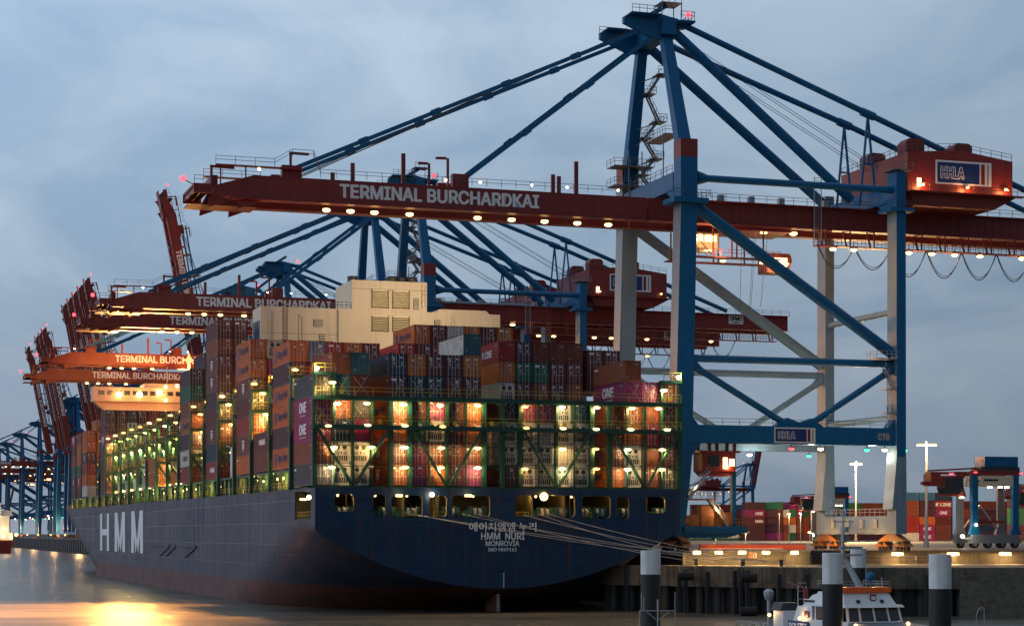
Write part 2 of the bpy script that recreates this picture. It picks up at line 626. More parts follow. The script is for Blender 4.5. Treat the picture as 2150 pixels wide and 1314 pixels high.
def water():
    m = bpy.data.materials.new("harbour_water")
    m.use_nodes = True
    t = m.node_tree
    n, l = t.nodes, t.links
    b = n["Principled BSDF"]
    b.inputs['Base Color'].default_value = (0.115, 0.105, 0.085, 1)
    b.inputs['Roughness'].default_value = 0.16
    b.inputs['IOR'].default_value = 1.33
    tcn = n.new("ShaderNodeTexCoord")
    mpn = n.new("ShaderNodeMapping")
    mpn.inputs['Rotation'].default_value = (0, 0, R(18))
    mpn.inputs['Scale'].default_value = (0.045, 0.40, 1)
    l.new(tcn.outputs['Object'], mpn.inputs['Vector'])
    a = n.new("ShaderNodeTexNoise")
    a.inputs['Scale'].default_value = 1.0
    a.inputs['Detail'].default_value = 9
    a.inputs['Roughness'].default_value = 0.6
    l.new(mpn.outputs[0], a.inputs['Vector'])
    bp = n.new("ShaderNodeBump")
    bp.inputs['Strength'].default_value = 0.42
    bp.inputs['Distance'].default_value = 0.25
    l.new(a.outputs['Fac'], bp.inputs['Height'])
    l.new(bp.outputs[0], b.inputs['Normal'])
    rr = n.new("ShaderNodeMapRange")
    rr.inputs['To Min'].default_value = 0.20
    rr.inputs['To Max'].default_value = 0.40
    l.new(a.outputs['Fac'], rr.inputs['Value'])
    l.new(rr.outputs[0], b.inputs['Roughness'])
    m3 = n.new("ShaderNodeMapping")                  # long streaks of darker and browner water colour
    m3.inputs['Rotation'].default_value = (0, 0, R(22))
    m3.inputs['Scale'].default_value = (0.022, 0.11, 1)
    l.new(tcn.outputs['Object'], m3.inputs['Vector'])
    s3 = n.new("ShaderNodeTexNoise")
    s3.inputs['Scale'].default_value = 1.0
    s3.inputs['Detail'].default_value = 8
    s3.inputs['Roughness'].default_value = 0.68
    s3.inputs['Distortion'].default_value = 0.5
    l.new(m3.outputs[0], s3.inputs['Vector'])
    c3 = n.new("ShaderNodeValToRGB")
    c3.color_ramp.elements[0].position = 0.40
    c3.color_ramp.elements[0].color = (0.055, 0.056, 0.050, 1)
    c3.color_ramp.elements[1].position = 0.60
    c3.color_ramp.elements[1].color = (0.165, 0.140, 0.105, 1)
    l.new(s3.outputs['Fac'], c3.inputs[0])
    l.new(c3.outputs[0], b.inputs['Base Color'])
    ad = n.new("ShaderNodeMath")
    ad.operation = 'MULTIPLY_ADD'
    ad.inputs[1].default_value = 3.0
    l.new(s3.outputs['Fac'], ad.inputs[0])
    l.new(a.outputs['Fac'], ad.inputs[2])
    l.new(ad.outputs[0], bp.inputs['Height'])
    mb = MB()
    mb.add([(-9000, -900, 0), (9000, -900, 0), (9000, 14000, 0), (-9000, 14000, 0)], [(0, 1, 2, 3)])
    structure(mb.build("water", m))


water()


def xy(px, d):
    p = atd(px, 1120, d)
    return (p.x, p.y)


F0, F1, F2, F3 = xy(1275, 269), xy(1385, 264), xy(1725, 249), xy(2700, 247)
U0, U1, U2, U3 = xy(1440, 273), xy(1700, 273), xy(1703, 283), xy(2700, 283)

g = MB()
g.prism([U0, U1, U2, U3, (5000, 60), (5000, 13000), (BERTH, 13000), (BERTH, U0[1])], 'z', -3, QZ)
structure(g.build("ground", ASPHALT))

# quay front: a concrete cope beam over dark piled openings, then old masonry
q = thing("quay_wall", "stained concrete quay wall on dark piles, with a lower ledge, facing the water", "quay wall")
AP = 6.2
mb = MB()


def wall_run(mb, pts, z0, z1, th, mi=0):
    for a, b in zip(pts[:-1], pts[1:]):
        a, b = Vector((*a, 0)), Vector((*b, 0))
        d = (b - a).normalized()
        nrm = Vector((d.y, -d.x, 0))          # towards the water
        mb.hexa([a + Vector((0, 0, z0)), b + Vector((0, 0, z0)), b - nrm * th + Vector((0, 0, z0)), a - nrm * th + Vector((0, 0, z0))],
                [a + Vector((0, 0, z1)), b + Vector((0, 0, z1)), b - nrm * th + Vector((0, 0, z1)), a - nrm * th + Vector((0, 0, z1))], mi)


FM = tuple(Vector(F2).lerp(Vector(F3), 0.30))
wall_run(mb, [F0, F1, F2, FM], 3.5, AP, 1.6)
mb.build("cope_beam", CONCRETE, q)
mb = MB()
back = [(p[0] + 0.6, p[1] + 2.6) for p in (F0, F1, F2, FM)]
wall_run(mb, back, -3, 3.6, 1.0)
mb.build("back_wall", DARK, q)
mb = MB()
mb.prism([(p[0] + .2, p[1] + 1.55) for p in (F0, F1, F2, FM)] + [(U3[0], U3[1] + 3), (U2[0], U2[1] + 3), (U1[0] + .5, U1[1] + 3), (U0[0], U0[1] + 3), (F0[0], U0[1] + 3)], 'z', 3.6, AP - 0.05)
mb.build("ledge", CONCRETE, q)
for a, b, n in ((F0, F1, 3), (F1, F2, 9), (F2, FM, 6)):
    for i in range(n):
        p = Vector(a).lerp(Vector(b), (i + .5) / n)
        mb = MB()
        mb.tube((0, 0, -3), (0, 0, 3.5), 0.55, 8)
        mb.build("pile", PILEM, q, (p.x + .2, p.y + 1.3, 0), smooth=True)
for px in (1455, 1460 + 92, 1690):          # small ladder recesses in the cope
    p = atd(px, 1200, 263 - (px - 1385) * 0.045)
    mb = MB()
    for k in range(8):
        mb.box(-.25, .25, -.12, -.04, .3 * k, .3 * k + .06)
    mb.box(-.3, -.24, -.12, .0, 0, 2.5)
    mb.box(.24, .3, -.12, .0, 0, 2.5)
    mb.build("ladder", DARK, q, (p.x, p.y, 3.7))
for a, b, ks in ((F0, F1, (.35, .8)), (F1, F2, (.12, .16, .30, .47, .51, .55, .74, .9)), (F2, FM, (.3, .75))):
    for k in ks:
        p = Vector(a).lerp(Vector(b), k)
        mb = MB()
        mb.box(-.22, .22, -.5, -.06, -2, AP - .5 + .4 * math.sin(k * 40))
        mb.box(-.27, .27, -.55, -.04, 3.0, 3.25)
        mb.build("fender_timber", DARK, q, (p.x, p.y, 0))
mb = MB()
wall_run(mb, [FM, F3], -3, AP, 6.0)
mb.build("masonry_face", STONE, q)
mb = MB()
wall_run(mb, [U0, U1], AP - .05, QZ + .12, 0.7)
wall_run(mb, [U2, U3], AP - 1.2, QZ + .12, 0.7)
mb.build("upper_wall", CONCRETE, q)
letter("30", 1.5, atd(1581, 1165, 272.6) + Vector((-.2, -.25, 0)), '-y', SIGN_RED, q, 0.02)
# the long berth face towards the far cranes
q2 = thing("berth_wall", "long dark sheet piled berth wall running away under the far cranes", "quay wall")
mb = MB()
for i in range(130):
    y = 60 + i * 12.0
    mb.box(BERTH - 1.2, BERTH - 0.004, y, y + 6, -3, 7.2)
    mb.box(BERTH - .8, BERTH - 0.004, y + 6.003, y + 11.997, -3, 6.9)
mb.box(BERTH - 1.5, BERTH - 0.004, 60, 1620, 7.204, 8.0)
mb.build("sheet_piling", DARK, q2)

# ================================================================== SHIP
HB = 25.5
DECK = 16.5


def sh(y):
    return 0.0031 * y


def hb(y, z):
    zk = 3.2 - 3.2 * y / 12 if y < 12 else -(y - 12) * 0.32
    zf = 11 - 0.25 * y
    if zf <= zk + .3:
        zf = zk + .3
    w = min(1, max(0, y / 14))
    t = min(1, max(0, (z - zk) / ((zf - zk) * (1 + .55 * w))))
    b = HB * ((1 - w) * math.sqrt(t) + w * math.sqrt(1 - (1 - t) ** 2.2))
    u = min(1, max(0, (z - 2.0) / (DECK - 2.0)))
    ys, ye = 243 + (331 - 243) * u, 350 + 22 * u
    k = min(1, max(0, (y - ys) / (ye - ys)))
    return b * (1 - k ** (2.0 + .4 * u))


ship = thing("container_ship", "huge dark blue hulled container ship moored at the quay, seen from its stern", "container ship")


def hull():
    mb = MB()
    ys = [0, .8, 1.6, 2.5, 4, 6, 8, 10, 11.2, 12.5] + [14 + 1.5 * i for i in range(32)] + [64, 70, 80, 100, 120, 140, 160, 180, 200, 220, 235] + list(range(245, 373, 5)) + [372]
    zs = [-3, -2, -1.5, -1, -.5] + [.5 * i for i in range(1, 23)] + [11.6, 12.45, 14, 16.1, DECK]
    for sd in (-1, 1):
        idx = {}
        vs = []
        for i, y in enumerate(ys):
            zk = 3.2 - 3.2 * y / 12 if y < 12 else -99
            for j, z in enumerate(zs):
                zz = max(z, zk)
                u = min(1, max(0, (zz - 2.0) / (DECK - 2.0)))
                ye = 350 + 22 * u
                yy = min(y, ye)
                b = hb(yy, zz)
                idx[i, j] = len(vs)
                vs.append((sd * b, yy, zz + sh(yy) * max(0, (zz - 3.5) / (DECK - 3.5))))
        fs, ms = [], []
        for i in range(len(ys) - 1):
            for j in range(len(zs) - 1):
                if sd < 0 and 2.4 < ys[i] < 12.4 and 12.4 < zs[j] < 16.0:
                    continue                                   # the mooring opening in the port side
                q4 = (idx[i, j], idx[i + 1, j], idx[i + 1, j + 1], idx[i, j + 1])
                fs.append(q4 if sd < 0 else q4[::-1])
                ms.append(1 if zs[j] < 3.4 else 0)
        b0 = len(mb.v)
        mb.v += vs
        mb.f += [tuple(b0 + k for k in f) for f in fs]
        mb.m += ms
    return mb.build("hull_sides", [HULL_SIDE, HULL_RED], ship, smooth=75)


hs = hull()
# mark panel seams on the side: a long rubbing strake and weld lines standing just proud
mb = MB()
for z in (12.0, 7.6):
    for i in range(26):
        y0 = 14 + i * 10
        if y0 < 262:
            mb.box(-HB - .03, -HB + .002, y0, y0 + 9.99, z + sh(y0) * .6, z + sh(y0) * .6 + .07)
for y in range(22, 250, 19):
    mb.box(-HB - .012, -HB + .001, y, y + .06, 5.2, 16.2)
mb.box(-HB - .35, -HB + .002, 96, 150, 8.1, 8.25)
for y0 in (96, 120, 128):
    mb.beam((-HB - .1, y0, 8.2), (-HB - .1, y0 + 12, 6.4), .25, .5)
mb.build("hull_seam", HULL_SIDE, ship)


def rrect(x0, x1, z0, z1, r, n=4):
    pts = []
    for cx, cz, a0 in ((x1 - r, z1 - r, 0), (x0 + r, z1 - r, 90), (x0 + r, z0 + r, 180), (x1 - r, z0 + r, 270)):
        for i in range(n + 1):
            a = R(a0 + 90 * i / n)
            pts.append((cx + r * math.cos(a), cz + r * math.sin(a)))
    return pts


HOLES = []
for a, b, t, bt in ((702, 743, 1037, 1073), (783, 810, 1038, 1086), (822, 887, 1040, 1085), (902, 938, 1040, 1085), (950, 1029, 1040, 1085),
                    (1083, 1207, 1040, 1085), (1222, 1282, 1041, 1088), (1295, 1321, 1042, 1089), (1356, 1397, 1043, 1077)):
    A, B = at(a, bt, 0), at(b, t, 0)
    HOLES.append((A.x, B.x, A.z, B.z))


def transom():
    out = [(-HB, DECK)]
    zl = [14, 12.45, 11, 10.3, 9.5, 8.5, 7.5, 6.5, 5.5, 4.5, 3.8, 3.35, 3.2]
    port = [(-hb(0, z), z) for z in zl]
    out += port + [(-x, z) for x, z in port[-2::-1]] + [(HB, DECK)]
    loops = [out] + [rrect(*h, 0.55)[::-1] for h in HOLES]
    tris = tessellate_polygon([[Vector((x, z, 0)) for x, z in lp] for lp in loops])
    flat = [p for lp in loops for p in lp]
    mb = MB()
    fs = []
    for t in tris:
        a, b, c = (flat[i] for i in t)
        cr_ = (b[0] - a[0]) * (c[1] - a[1]) - (b[1] - a[1]) * (c[0] - a[0])
        fs.append(t if cr_ > 0 else (t[0], t[2], t[1]))
    mb.add([(x, 0, z) for x, z in flat], fs)
    mb.build("transom", HULL_BLUE, ship)
    mb = MB()
    for h in HOLES:
        p = rrect(*h, 0.55)
        n = len(p)
        mb.add([(x, -.04, z) for x, z in p] + [(x, .45, z) for x, z in p], [(i, (i + 1) % n, n + (i + 1) % n, n + i) for i in range(n)])
    mb.build("opening_rim", RIM, ship)


transom()
# mooring deck behind the openings
MZ = 12.3
mb = MB()
mb.box(-25.2, 25.2, .3, 14, MZ - .2, MZ)
mb.build("mooring_deck", DECK_FLOOR, ship)
mb = MB()
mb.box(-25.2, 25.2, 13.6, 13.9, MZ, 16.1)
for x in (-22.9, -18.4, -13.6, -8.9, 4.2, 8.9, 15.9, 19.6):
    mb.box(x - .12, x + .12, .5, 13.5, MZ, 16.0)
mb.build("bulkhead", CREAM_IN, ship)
mb = MB()
mb.box(-25.3, 25.3, .05, 14, 16.12, 16.4)
for x in range(-24, 25, 4):
    mb.box(x - .1, x + .1, .3, 13.6, 15.75, 16.117)
mb.build("deckhead", DECK_GREEN, ship)


def winch(x, y, big=True):
    mb = MB()
    for xa, xb in ((-1.25, -.8), (.8, 1.25)):
        mb.box(x + xa, x + xb, y - .6, y + .6, MZ, MZ + 1.75)
        mb.box(x + xa + .08, x + xb - .08, y - .66, y - .603, MZ + .5, MZ + 1.5)
    mb.box(x - 1.8, x - 1.3, y - .45, y + .45, MZ, MZ + 1.3)
    mb.tube((x - .79, y, MZ + 1.05), (x + .79, y, MZ + 1.05), .42, 12)
    for k in (-.75, -.05, .65):
        mb.tube((x + k, y, MZ + 1.05), (x + k + .1, y, MZ + 1.05), .85, 16)
    w = mb.build("mooring_winch", WINCH, ship)
    mb = MB()
    mb.tube((x - .6, y, MZ + 1.05), (x - .1, y, MZ + 1.05), .62, 12)
    mb.tube((x + .1, y, MZ + 1.05), (x + .6, y, MZ + 1.05), .58, 12)
    mb.build("rope_drum", ROPE, w)


WINCH = mat("winch_green_paint", (0.03, 0.10, 0.07), 0.4, 0.3, 1.2)
for x in (-21.6, -15.6, -12.3, -7.0, -3.2, -.2, 6.3, 8.9, 12.0, 14.2, 18.0, 23):
    winch(x, 1.75)
for x in (-17.2, -14.6, -10.3, -5.6, 3.6, 9.6, 13.4, 17.0):
    mb = MB()
    for k in (-.3, .3):
        mb.tube((x + k, 1.0, MZ), (x + k, 1.0, MZ + .95), .17, 8)
        mb.tube((x + k, 1.0, MZ + .95), (x + k, 1.0, MZ + 1.05), .23, 8)
    mb.build("bollard", WINCH, ship)
mb = MB()
for x in (-23.5, -20.2, -13.4, -9.4, 2.2, 11.2, 20.8, 22.6):
    mb.rail([(x, .8, MZ), (x + 1.6, .8, MZ)], 1.1, .8, .07)
    mb.beam((x, 5, MZ), (x, 5, 16), .12, .12)
mb.rail([(-25.2, 3, MZ), (-25.2, 12, MZ)], 1.1, 1.0, .06)
mb.build("deck_rail", RAIL_YELLOW, ship)
# name on the stern
for s_, px, py, size, ht, wd in (("에이치엠엠 누리", 1056, 1105.5, 1.6, 1.22, 9.4), ("HMM  NURI", 1056, 1124.8, 1.2, .98, 6.1), ("MONROVIA", 1055, 1140, 1.0, .72, 4.7), ("IMO 9869162", 1055, 1153, .8, .48, 4.0)):
    letter(s_, size, at(px, py, -0.035), '-y', None, ship, ht * .022, height=ht, width=wd)
# draught marks up the stern and the rudder
mb = MB()
for i in range(14):
    z = 3.4 + i * .2
    mb.box(-.02, .16, -.03, .0, z, z + .09) if z < 5.4 else None
mb.build("draught_mark", LETTER, ship)
rud = at(1055, 1240, 4.0)
mb = MB()
mb.prism([(-.0, 3.0), (2.2, 3.2), (4.5, 1.6), (4.9, -3), (0, -3)], 'x', -.38, .38)
rudder = mb.build("rudder", HULL_RED, ship, (0.25, 3.0, 0))
mb = MB()
for i in range(14):
    mb.box(-.2, .18, -.02, .0, .15 + i * .2, .24 + i * .2)
mb.build("draught_mark", LETTER, rudder)


# HMM along the port side
def big_letter(kind, yb, ys_, z0, z1):
    """Letter on the port side from the bow end yb to the stern end ys_ (y falls from left to right)."""
    mb = MB()
    x0, x1 = -HB - .09, -HB - .005
    st = (yb - ys_) * .235

    def bar(ya, yc):
        mb.box(x0, x1, min(ya, yc), max(ya, yc), z0, z1)
    bar(yb, yb - st)
    bar(ys_ + st, ys_)
    if kind == 'H':
        zc = (z0 + z1) / 2
        mb.box(x0, x1, ys_ + st + .001, yb - st - .001, zc - .75, zc + .75)
    else:
        c = (yb + ys_) / 2
        for a, b in ((yb - st * .2, 1), (ys_ + st * .2, -1)):
            w = st * .95 * b
            mb.prism([(a, z1 - .001), (a - w, z1 - .001), (c - w * .35, z0 + .001), (c + w * .5, z0 + .001)], 'x', x0 - .004, x1 - .002)
    mb.build("hull_lettering", LETTER, ship)


big_letter('H', 244.5, 226, 6.4, 15.4)
big_letter('M', 214.5, 195.5, 6.4, 15.4)
big_letter('M', 184.5, 165.5, 6.4, 15.4)

# weather deck
mb = MB()
yy = [0] + list(range(14, 330, 12)) + list(range(331, 372, 5))
vs = []
for y in yy:
    b = hb(y, DECK) - .02
    vs += [(-b, y, 16.42 + sh(y)), (b, y, 16.42 + sh(y))]
mb.add(vs, [(2 * i, 2 * i + 1, 2 * i + 3, 2 * i + 2) for i in range(len(yy) - 1)])
mb.build("weather_deck", DECK_FLOOR, ship)
# hatch coaming inboard of the side passage, with stanchions along the ship's side
mb = MB()
for i in range(1, 22):
    y = 15.2 + (i - 1) * 14.5
    mb.box(-22.4, 22.4, y + .5, y + 12.6, 16.43 + sh(y), 19.3 + sh(y))
mb.build("hatch_coaming", DECK_GREEN, ship)
mb = MB()
for i in range(1, 22):
    y = 15.2 + (i - 1) * 14.5
    b = min(HB, hb(y + 6, DECK))
    for k in (.5, 4.4, 8.4, 12.2):
        mb.box(-b + .1, -b + .5, y + k, y + k + .35, 16.43 + sh(y), 19.25 + sh(y))
    mb.box(-b + .05, -b + 2.9, y + .3, y + 12.7, 19.0 + sh(y), 19.3 + sh(y))
mb.build("container_pedestal", DECK_GREEN, ship)
mb = MB()
for i in range(0, 160):
    y = 15 + i * 2.0
    b = hb(y, DECK) - .12
    mb.beam((-b, y, 16.42 + sh(y)), (-b, y, 17.5 + sh(y)), .06, .06)
for i in range(0, 32):
    y = 15 + i * 10
    for z in (17.0, 17.5):
        mb.beam((-hb(y, DECK) + .12, y, z + sh(y)), (-hb(y + 10, DECK) + .12, y + 10, z + sh(y + 10)), .05, .05)
mb.build("bulwark_rail", RAIL_YELLOW, ship)

# passage lamps along the port side, and lamps of the mooring deck
lm = MB()
lm.ball((0, 0, 0), .17, 8, 5)
LAMPM = lm.mesh("deck_lamp", E_WARM)


def deck_lamp(p, me=None):
    o = bpy.data.objects.new("deck_lamp", me or LAMPM)
    COL.objects.link(o)
    o.parent = ship
    o.location = p
    return o


for i in range(58):
    y = 17.5 + i * 5.2 + rnd.uniform(-.8, .8)
    b = hb(y, DECK)
    deck_lamp((-b + 1.6, y, 18.3 + sh(y) + rnd.uniform(-.25, .25)))
    if i % 3 == 0:
        lamp((-b + 1.2, y + .6, 18.0 + sh(y)), 420, (1, .76, .20), .2, ship)
lm = MB()
lm.box(-.42, .42, -.16, .16, -.13, .13)
FLOODM = lm.mesh("deck_lamp", E_WARM)
lm = MB()
lm.ball((0, 0, 0), .55, 14, 8)
BIGM = lm.mesh("deck_lamp", E_SODIUM)
lm = MB()
lm.ball((0, 0, 0), .30, 10, 6)
WHITEM = lm.mesh("deck_lamp", E_WHITE)
for px, py, me in ((838, 1040, FLOODM), (907, 1038, WHITEM), (983, 1040, FLOODM), (1142, 1042, BIGM)):
    p = at(px, py, -.35)
    deck_lamp(p, me)
    lamp(p + Vector((0, -.45, -.1)), 70 if me is not BIGM else 520, (1, .70, .36) if me is not BIGM else (1, .42, .12), .25, ship)
for i, x in enumerate((-21, -15.9, -11.5, -7.2, -2.2, 3, 6.8, 12, 17.5, 21.8)):
    deck_lamp((x, 6.5, 15.6))
    lamp((x + .5, .75, 15.5), (80, 50, 65, 75, 55, 75, 50, 45, 65, 75)[i], (1, .60, .22), .1, ship)
for y in (6, 9.5):
    deck_lamp((-25.0, y, 15.3 - .2 * (y > 7)), WHITEM if y < 7 else FLOODM)
    lamp((-24.6, y, 15.0), 34, (1, .85, .4), .2, ship)

# ------------------------------------------------------------------ lashing bridges
XCOL = [-25.5 + 2.55 * i for i in range(21)]


def lashing_bridge(k):
    y0 = 14.5 * (k - 1)
    z0 = 16.43 + sh(y0)
    br = bpy.data.objects.new("lashing_bridge", None)
    COL.objects.link(br)
    br.parent = ship
    br.location = (0, y0, z0)
    stern = k == 1
    mb = MB()
    top, mid = (11.4, 8.2) if stern else (12.0, 8.0)
    xs = XCOL if stern else (XCOL[:9] if k < 20 else XCOL[1:9])
    for i, x in enumerate(xs):
        main = i in (0, 4, 5, 9, 10, 11, 15, 16, 20) if stern else i in (0, 1, 4, 8)
        w = .30 if main else .17
        mb.box(x - w, x + w, .15, .85, 0, top) if (main or i in (2, 7, 13, 18)) else mb.box(x - w, x + w, .2, .7, mid, top)
        if stern and not main and i not in (2, 7, 13, 18):
            mb.box(x - .09, x + .09, .25, .5, 0, mid)
    x0, x1 = xs[0], xs[-1]
    mb.box(x0 - .3, x1 + .3, -.35, 1.05, top, top + .55)
    mb.box(x0 - .3, x1 + .3, -.35, 1.05, mid - .55, mid)
    mb.box(x0 - .3, x1 + .3, .1, .9, -.0, .25)
    for z in (2.8, 5.5):
        mb.box(x0, x1, .45, .75, z, z + .10)
    # port side tower (and a starboard one on the stern bridge)
    for xa, xb in ((x0, x0 + 2.55),) + (((x1 - 2.55, x1),) if stern else ()):
        for x in (xa, xb):
            mb.box(x - .15, x + .15, .2, .8, top + .55, top + 3.6)
        mb.box(xa - .25, xb + .25, -.35, 1.05, top + 3.2, top + 3.55)
    mb.build("frame", DECK_GREEN, br)
    if stern:
        bs = [((XCOL[c] + s_ * 4.75, .02, mid - .5), (XCOL[c] + s_ * .25, .02, .5)) for c in (2, 7, 13, 18) for s_ in (-1, 1)]
    else:
        bs = [((x0 + .2, .02, mid - .5), (x0 + 5.1, .02, .4)), ((x0 + 9.9, .02, mid - .5), (x0 + 5.3, .02, .4))]
    for p_, q_ in bs:
        mb = MB()
        mb.tube(p_, q_, .23, 8)
        mb.build("brace", DECK_GREEN, br, smooth=True)
    mb = MB()
    mb.rail([(x0, -.3, top + .55), (x1, -.3, top + .55)], 1.1, 2.55, .075)
    mb.rail([(x0, -.3, mid), (x1, -.3, mid)], 1.1, 2.55, .075)
    mb.rail([(x0, -.3, top + 3.55), (x0 + 2.55, -.3, top + 3.55)], 1.1, .85, .075)
    mb.rail([(x0 - .1, -.3, top + 3.55), (x0 - .1, 1, top + 3.55)], 1.1, .85, .075)
    if stern:
        mb.rail([(x1 - 2.55, -.3, top + 3.55), (x1, -.3, top + 3.55)], 1.1, .85, .075)
    mb.build("railing", RAIL_YELLOW, br)
    if stern:
        mb = MB()
        for z in (.25, 2.9, 5.6):
            for h in (.55, 1.1):
                mb.beam((x0, -.2, z + h), (x1, -.2, z + h), .035, .035)
        for i in range(59):
            x = x0 + .2 + i * .86
            for z in (.25, 2.9, 5.6):
                mb.beam((x, -.2, z), (x, -.2, z + 1.1), .03, .03)
        mb.build("wire_rail", DARK, br)
        for c in (1, 3, 7, 9, 13, 17, 19):
            mb = MB()
            mb.box(XCOL[c] + .6, XCOL[c] + 1.15, -.42, -.36, top + .75 if c in (1, 19) else mid + .15, top + 1.35 if c in (1, 19) else mid + .75)
            mb.build("notice_board", YELLOW_TAG, br)
    if stern:                                       # crossed lashing rods over the doors
        for i in range(20):
            if i in (3, 9, 15):
                continue
            x = XCOL[i]
            for zz in (mid + .3, top + .6):
                if zz > top and i in (10, 11, 12, 13, 14, 16):
                    continue
                for xa, xb in ((.3, 2.2), (2.2, .3)):
                    mb = MB()
                    mb.tube((x + xa, .7, zz), (x + xb, 1.4, zz + 2.6), .025, 4)
                    mb.build("lashing_rod", GALV, br)
    lm = MB()
    lm.ball((0, 0, 0), .5, 12, 6, sz=.36)
    dead = lm.mesh("lamp", E_OFF)
    mes = [lm.mesh("lamp", m_) for m_ in (E_WARM, E_WARM2, E_WARM3, E_YELLOW)]

    def bl(x, z, watts, y=-.15, big=False):
        if rnd.random() < .06 and watts:
            o = bpy.data.objects.new("lamp", dead)
            COL.objects.link(o)
            o.parent = br
            o.location = (x, y, z)
            return
        kind_ = rnd.choice((0, 0, 0, 1, 2, 2) if stern else (0, 1, 2, 3, 3, 3))
        o = bpy.data.objects.new("lamp", mes[kind_])
        COL.objects.link(o)
        o.parent = br
        o.location = (x + rnd.uniform(-.12, .12), y, z + rnd.uniform(-.06, .06))
        if big:
            o.scale = (1.2, 1.2, 1.5)
        if watts:
            lamp((x, y - .1, z - .35), watts * (2.9 if stern else 3.0) * rnd.uniform(.7, 1.6) * (1.0, .6, 1.3, 1.1)[kind_], ((1.0, .60, .21), (1.0, .50, .15), (1.0, .70, .33), (.95, .80, .20))[kind_], .12, br)
    if stern:
        for px, py in ((710, 846), (771, 847), (847, 849), (925, 851), (1004, 852), (1102, 853), (1178, 854), (1252, 856), (1325, 857), (1384, 858)):
            p = at(px, py, -.1)
            bl(p.x, p.z - z0, 100)
        for px, py in ((690, 893), (770, 893), (850, 894), (927, 895), (1004, 896), (1104, 899), (1180, 900), (1251, 901), (1325, 902), (1401, 903)):
            p = at(px, py, -.1)
            bl(p.x, p.z - z0, 80)
        for y_, xs_ in ((938, (702, 780, 850, 925, 1004, 1102, 1180, 1251, 1318, 1390)), (980, (698, 778, 850, 925, 1004, 1102, 1180, 1251, 1318, 1390))):
            for px in xs_:
                p = at(px, y_ + (px - 700) * .008, -.1)
                bl(p.x, p.z - z0, 60, -.1)
        for px, py in ((698, 803), (1392, 819)):
            p = at(px, py, -.1)
            bl(p.x, p.z - z0, 110)
        for px, py in ((665, 773), (1425, 792)):
            p = at(px, py, -.1)
            o = bpy.data.objects.new("lamp", WHITEM)
            COL.objects.link(o)
            o.parent = br
            o.location = p - Vector((0, y0, z0))
            lamp(o.location + Vector((.0, -.6, .1)), 220, (1, .88, .6), .2, br)
        lamp((x0 + .4, -1.2, top + 1.2), 120, (1, .8, .3), .2, br)
    else:
        bright = 9 <= k <= 17
        bl(x0 + 2.1, top - .2, 170, big=bright)
        bl(x0 + 1.6, top + 3.0, 120)
        bl(x0 + .4, top + 4.3, 0)
        bl(x0 + 2.2, mid - .8, 120 if bright or k % 2 else 0)
        if k % 2 or bright:
            bl(x0 + 2.2, 3.3, 90, big=bright)
        if bright:
            bl(x0 + 7.2, top - .2, 120)
            bl(x0 + 7.2, mid - .8, 0)
            bl(x0 + 4.8, 3.2, 90)
    return br


for k in range(1, 24):
    if k not in (19, 20):
        lashing_bridge(k)

# ------------------------------------------------------------------ engine casing with funnel, forward deckhouse
cs_ = bpy.data.objects.new("engine_casing", None)
COL.objects.link(cs_)
cs_.parent = ship
mb = MB()
mb.box(-21, 18.9, 60.0, 67, 16.5, 46.6)
mb.box(-8.5, 6.2, 59.4, 59.997, 20, 46.6)
mb.prism([(-6.3, 46.603), (6.2, 46.603), (6.2, 51.3), (-6.3, 51.3)], 'y', 59.4, 71)
mb.prism([(8, 46.603), (17.2, 46.603), (16.6, 47.2), (8.6, 47.2)], 'y', 60.4, 66.6)
mb.build("casing_block", CREAM, cs_)
for (xa, xb, za, zb) in ((-2.95, -.4, 46.9 + .1, 49.8), (.5, 3.1, 46.9 + .1, 49.8), (-2.95, -.4, 43.2, 45.6), (.5, 3.1, 43.2, 45.6)):
    mb = MB()
    mb.box(xa, xb, 59.33, 59.397, za, zb)
    lv = mb.build("louvre", E_LOUVRE, cs_)
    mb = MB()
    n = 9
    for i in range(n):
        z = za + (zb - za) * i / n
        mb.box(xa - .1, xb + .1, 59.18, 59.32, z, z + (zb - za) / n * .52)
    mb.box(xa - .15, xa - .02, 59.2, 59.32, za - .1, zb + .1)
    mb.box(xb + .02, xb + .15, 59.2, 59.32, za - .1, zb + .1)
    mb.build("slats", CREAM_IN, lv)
for x, z0, z1, y_ in ((-19.6, 24, 46.2, 59.85), (-14.8, 24, 45.6, 59.85), (10.6, 24, 46.1, 59.85), (5.4, 47.2, 51.0, 59.2)):      # risers and cable runs
    mb = MB()
    mb.tube((x, y_, z0), (x, y_, z1), .13, 8)
    mb.tube((x + .5, y_ + .03, z0), (x + .5, y_ + .03, z1 - .6), .07, 6)
    for i in range(6):
        zz = z0 + (z1 - z0) * (i + .5) / 6
        mb.box(x - .25, x + .75, y_ - .02, 59.99 if y_ > 59.3 else 59.39, zz, zz + .12)
    mb.build("pipe", CREAM, cs_, smooth=True)
mb = MB()
for x in (-17.4, -16.8):
    mb.beam((x, 59.8, 30), (x, 59.8, 47.4), .07, .07)
for i in range(43):
    mb.beam((-17.4, 59.8, 30.2 + i * .4), (-16.8, 59.8, 30.2 + i * .4), .05, .05)
mb.build("ladder", DARK, cs_)
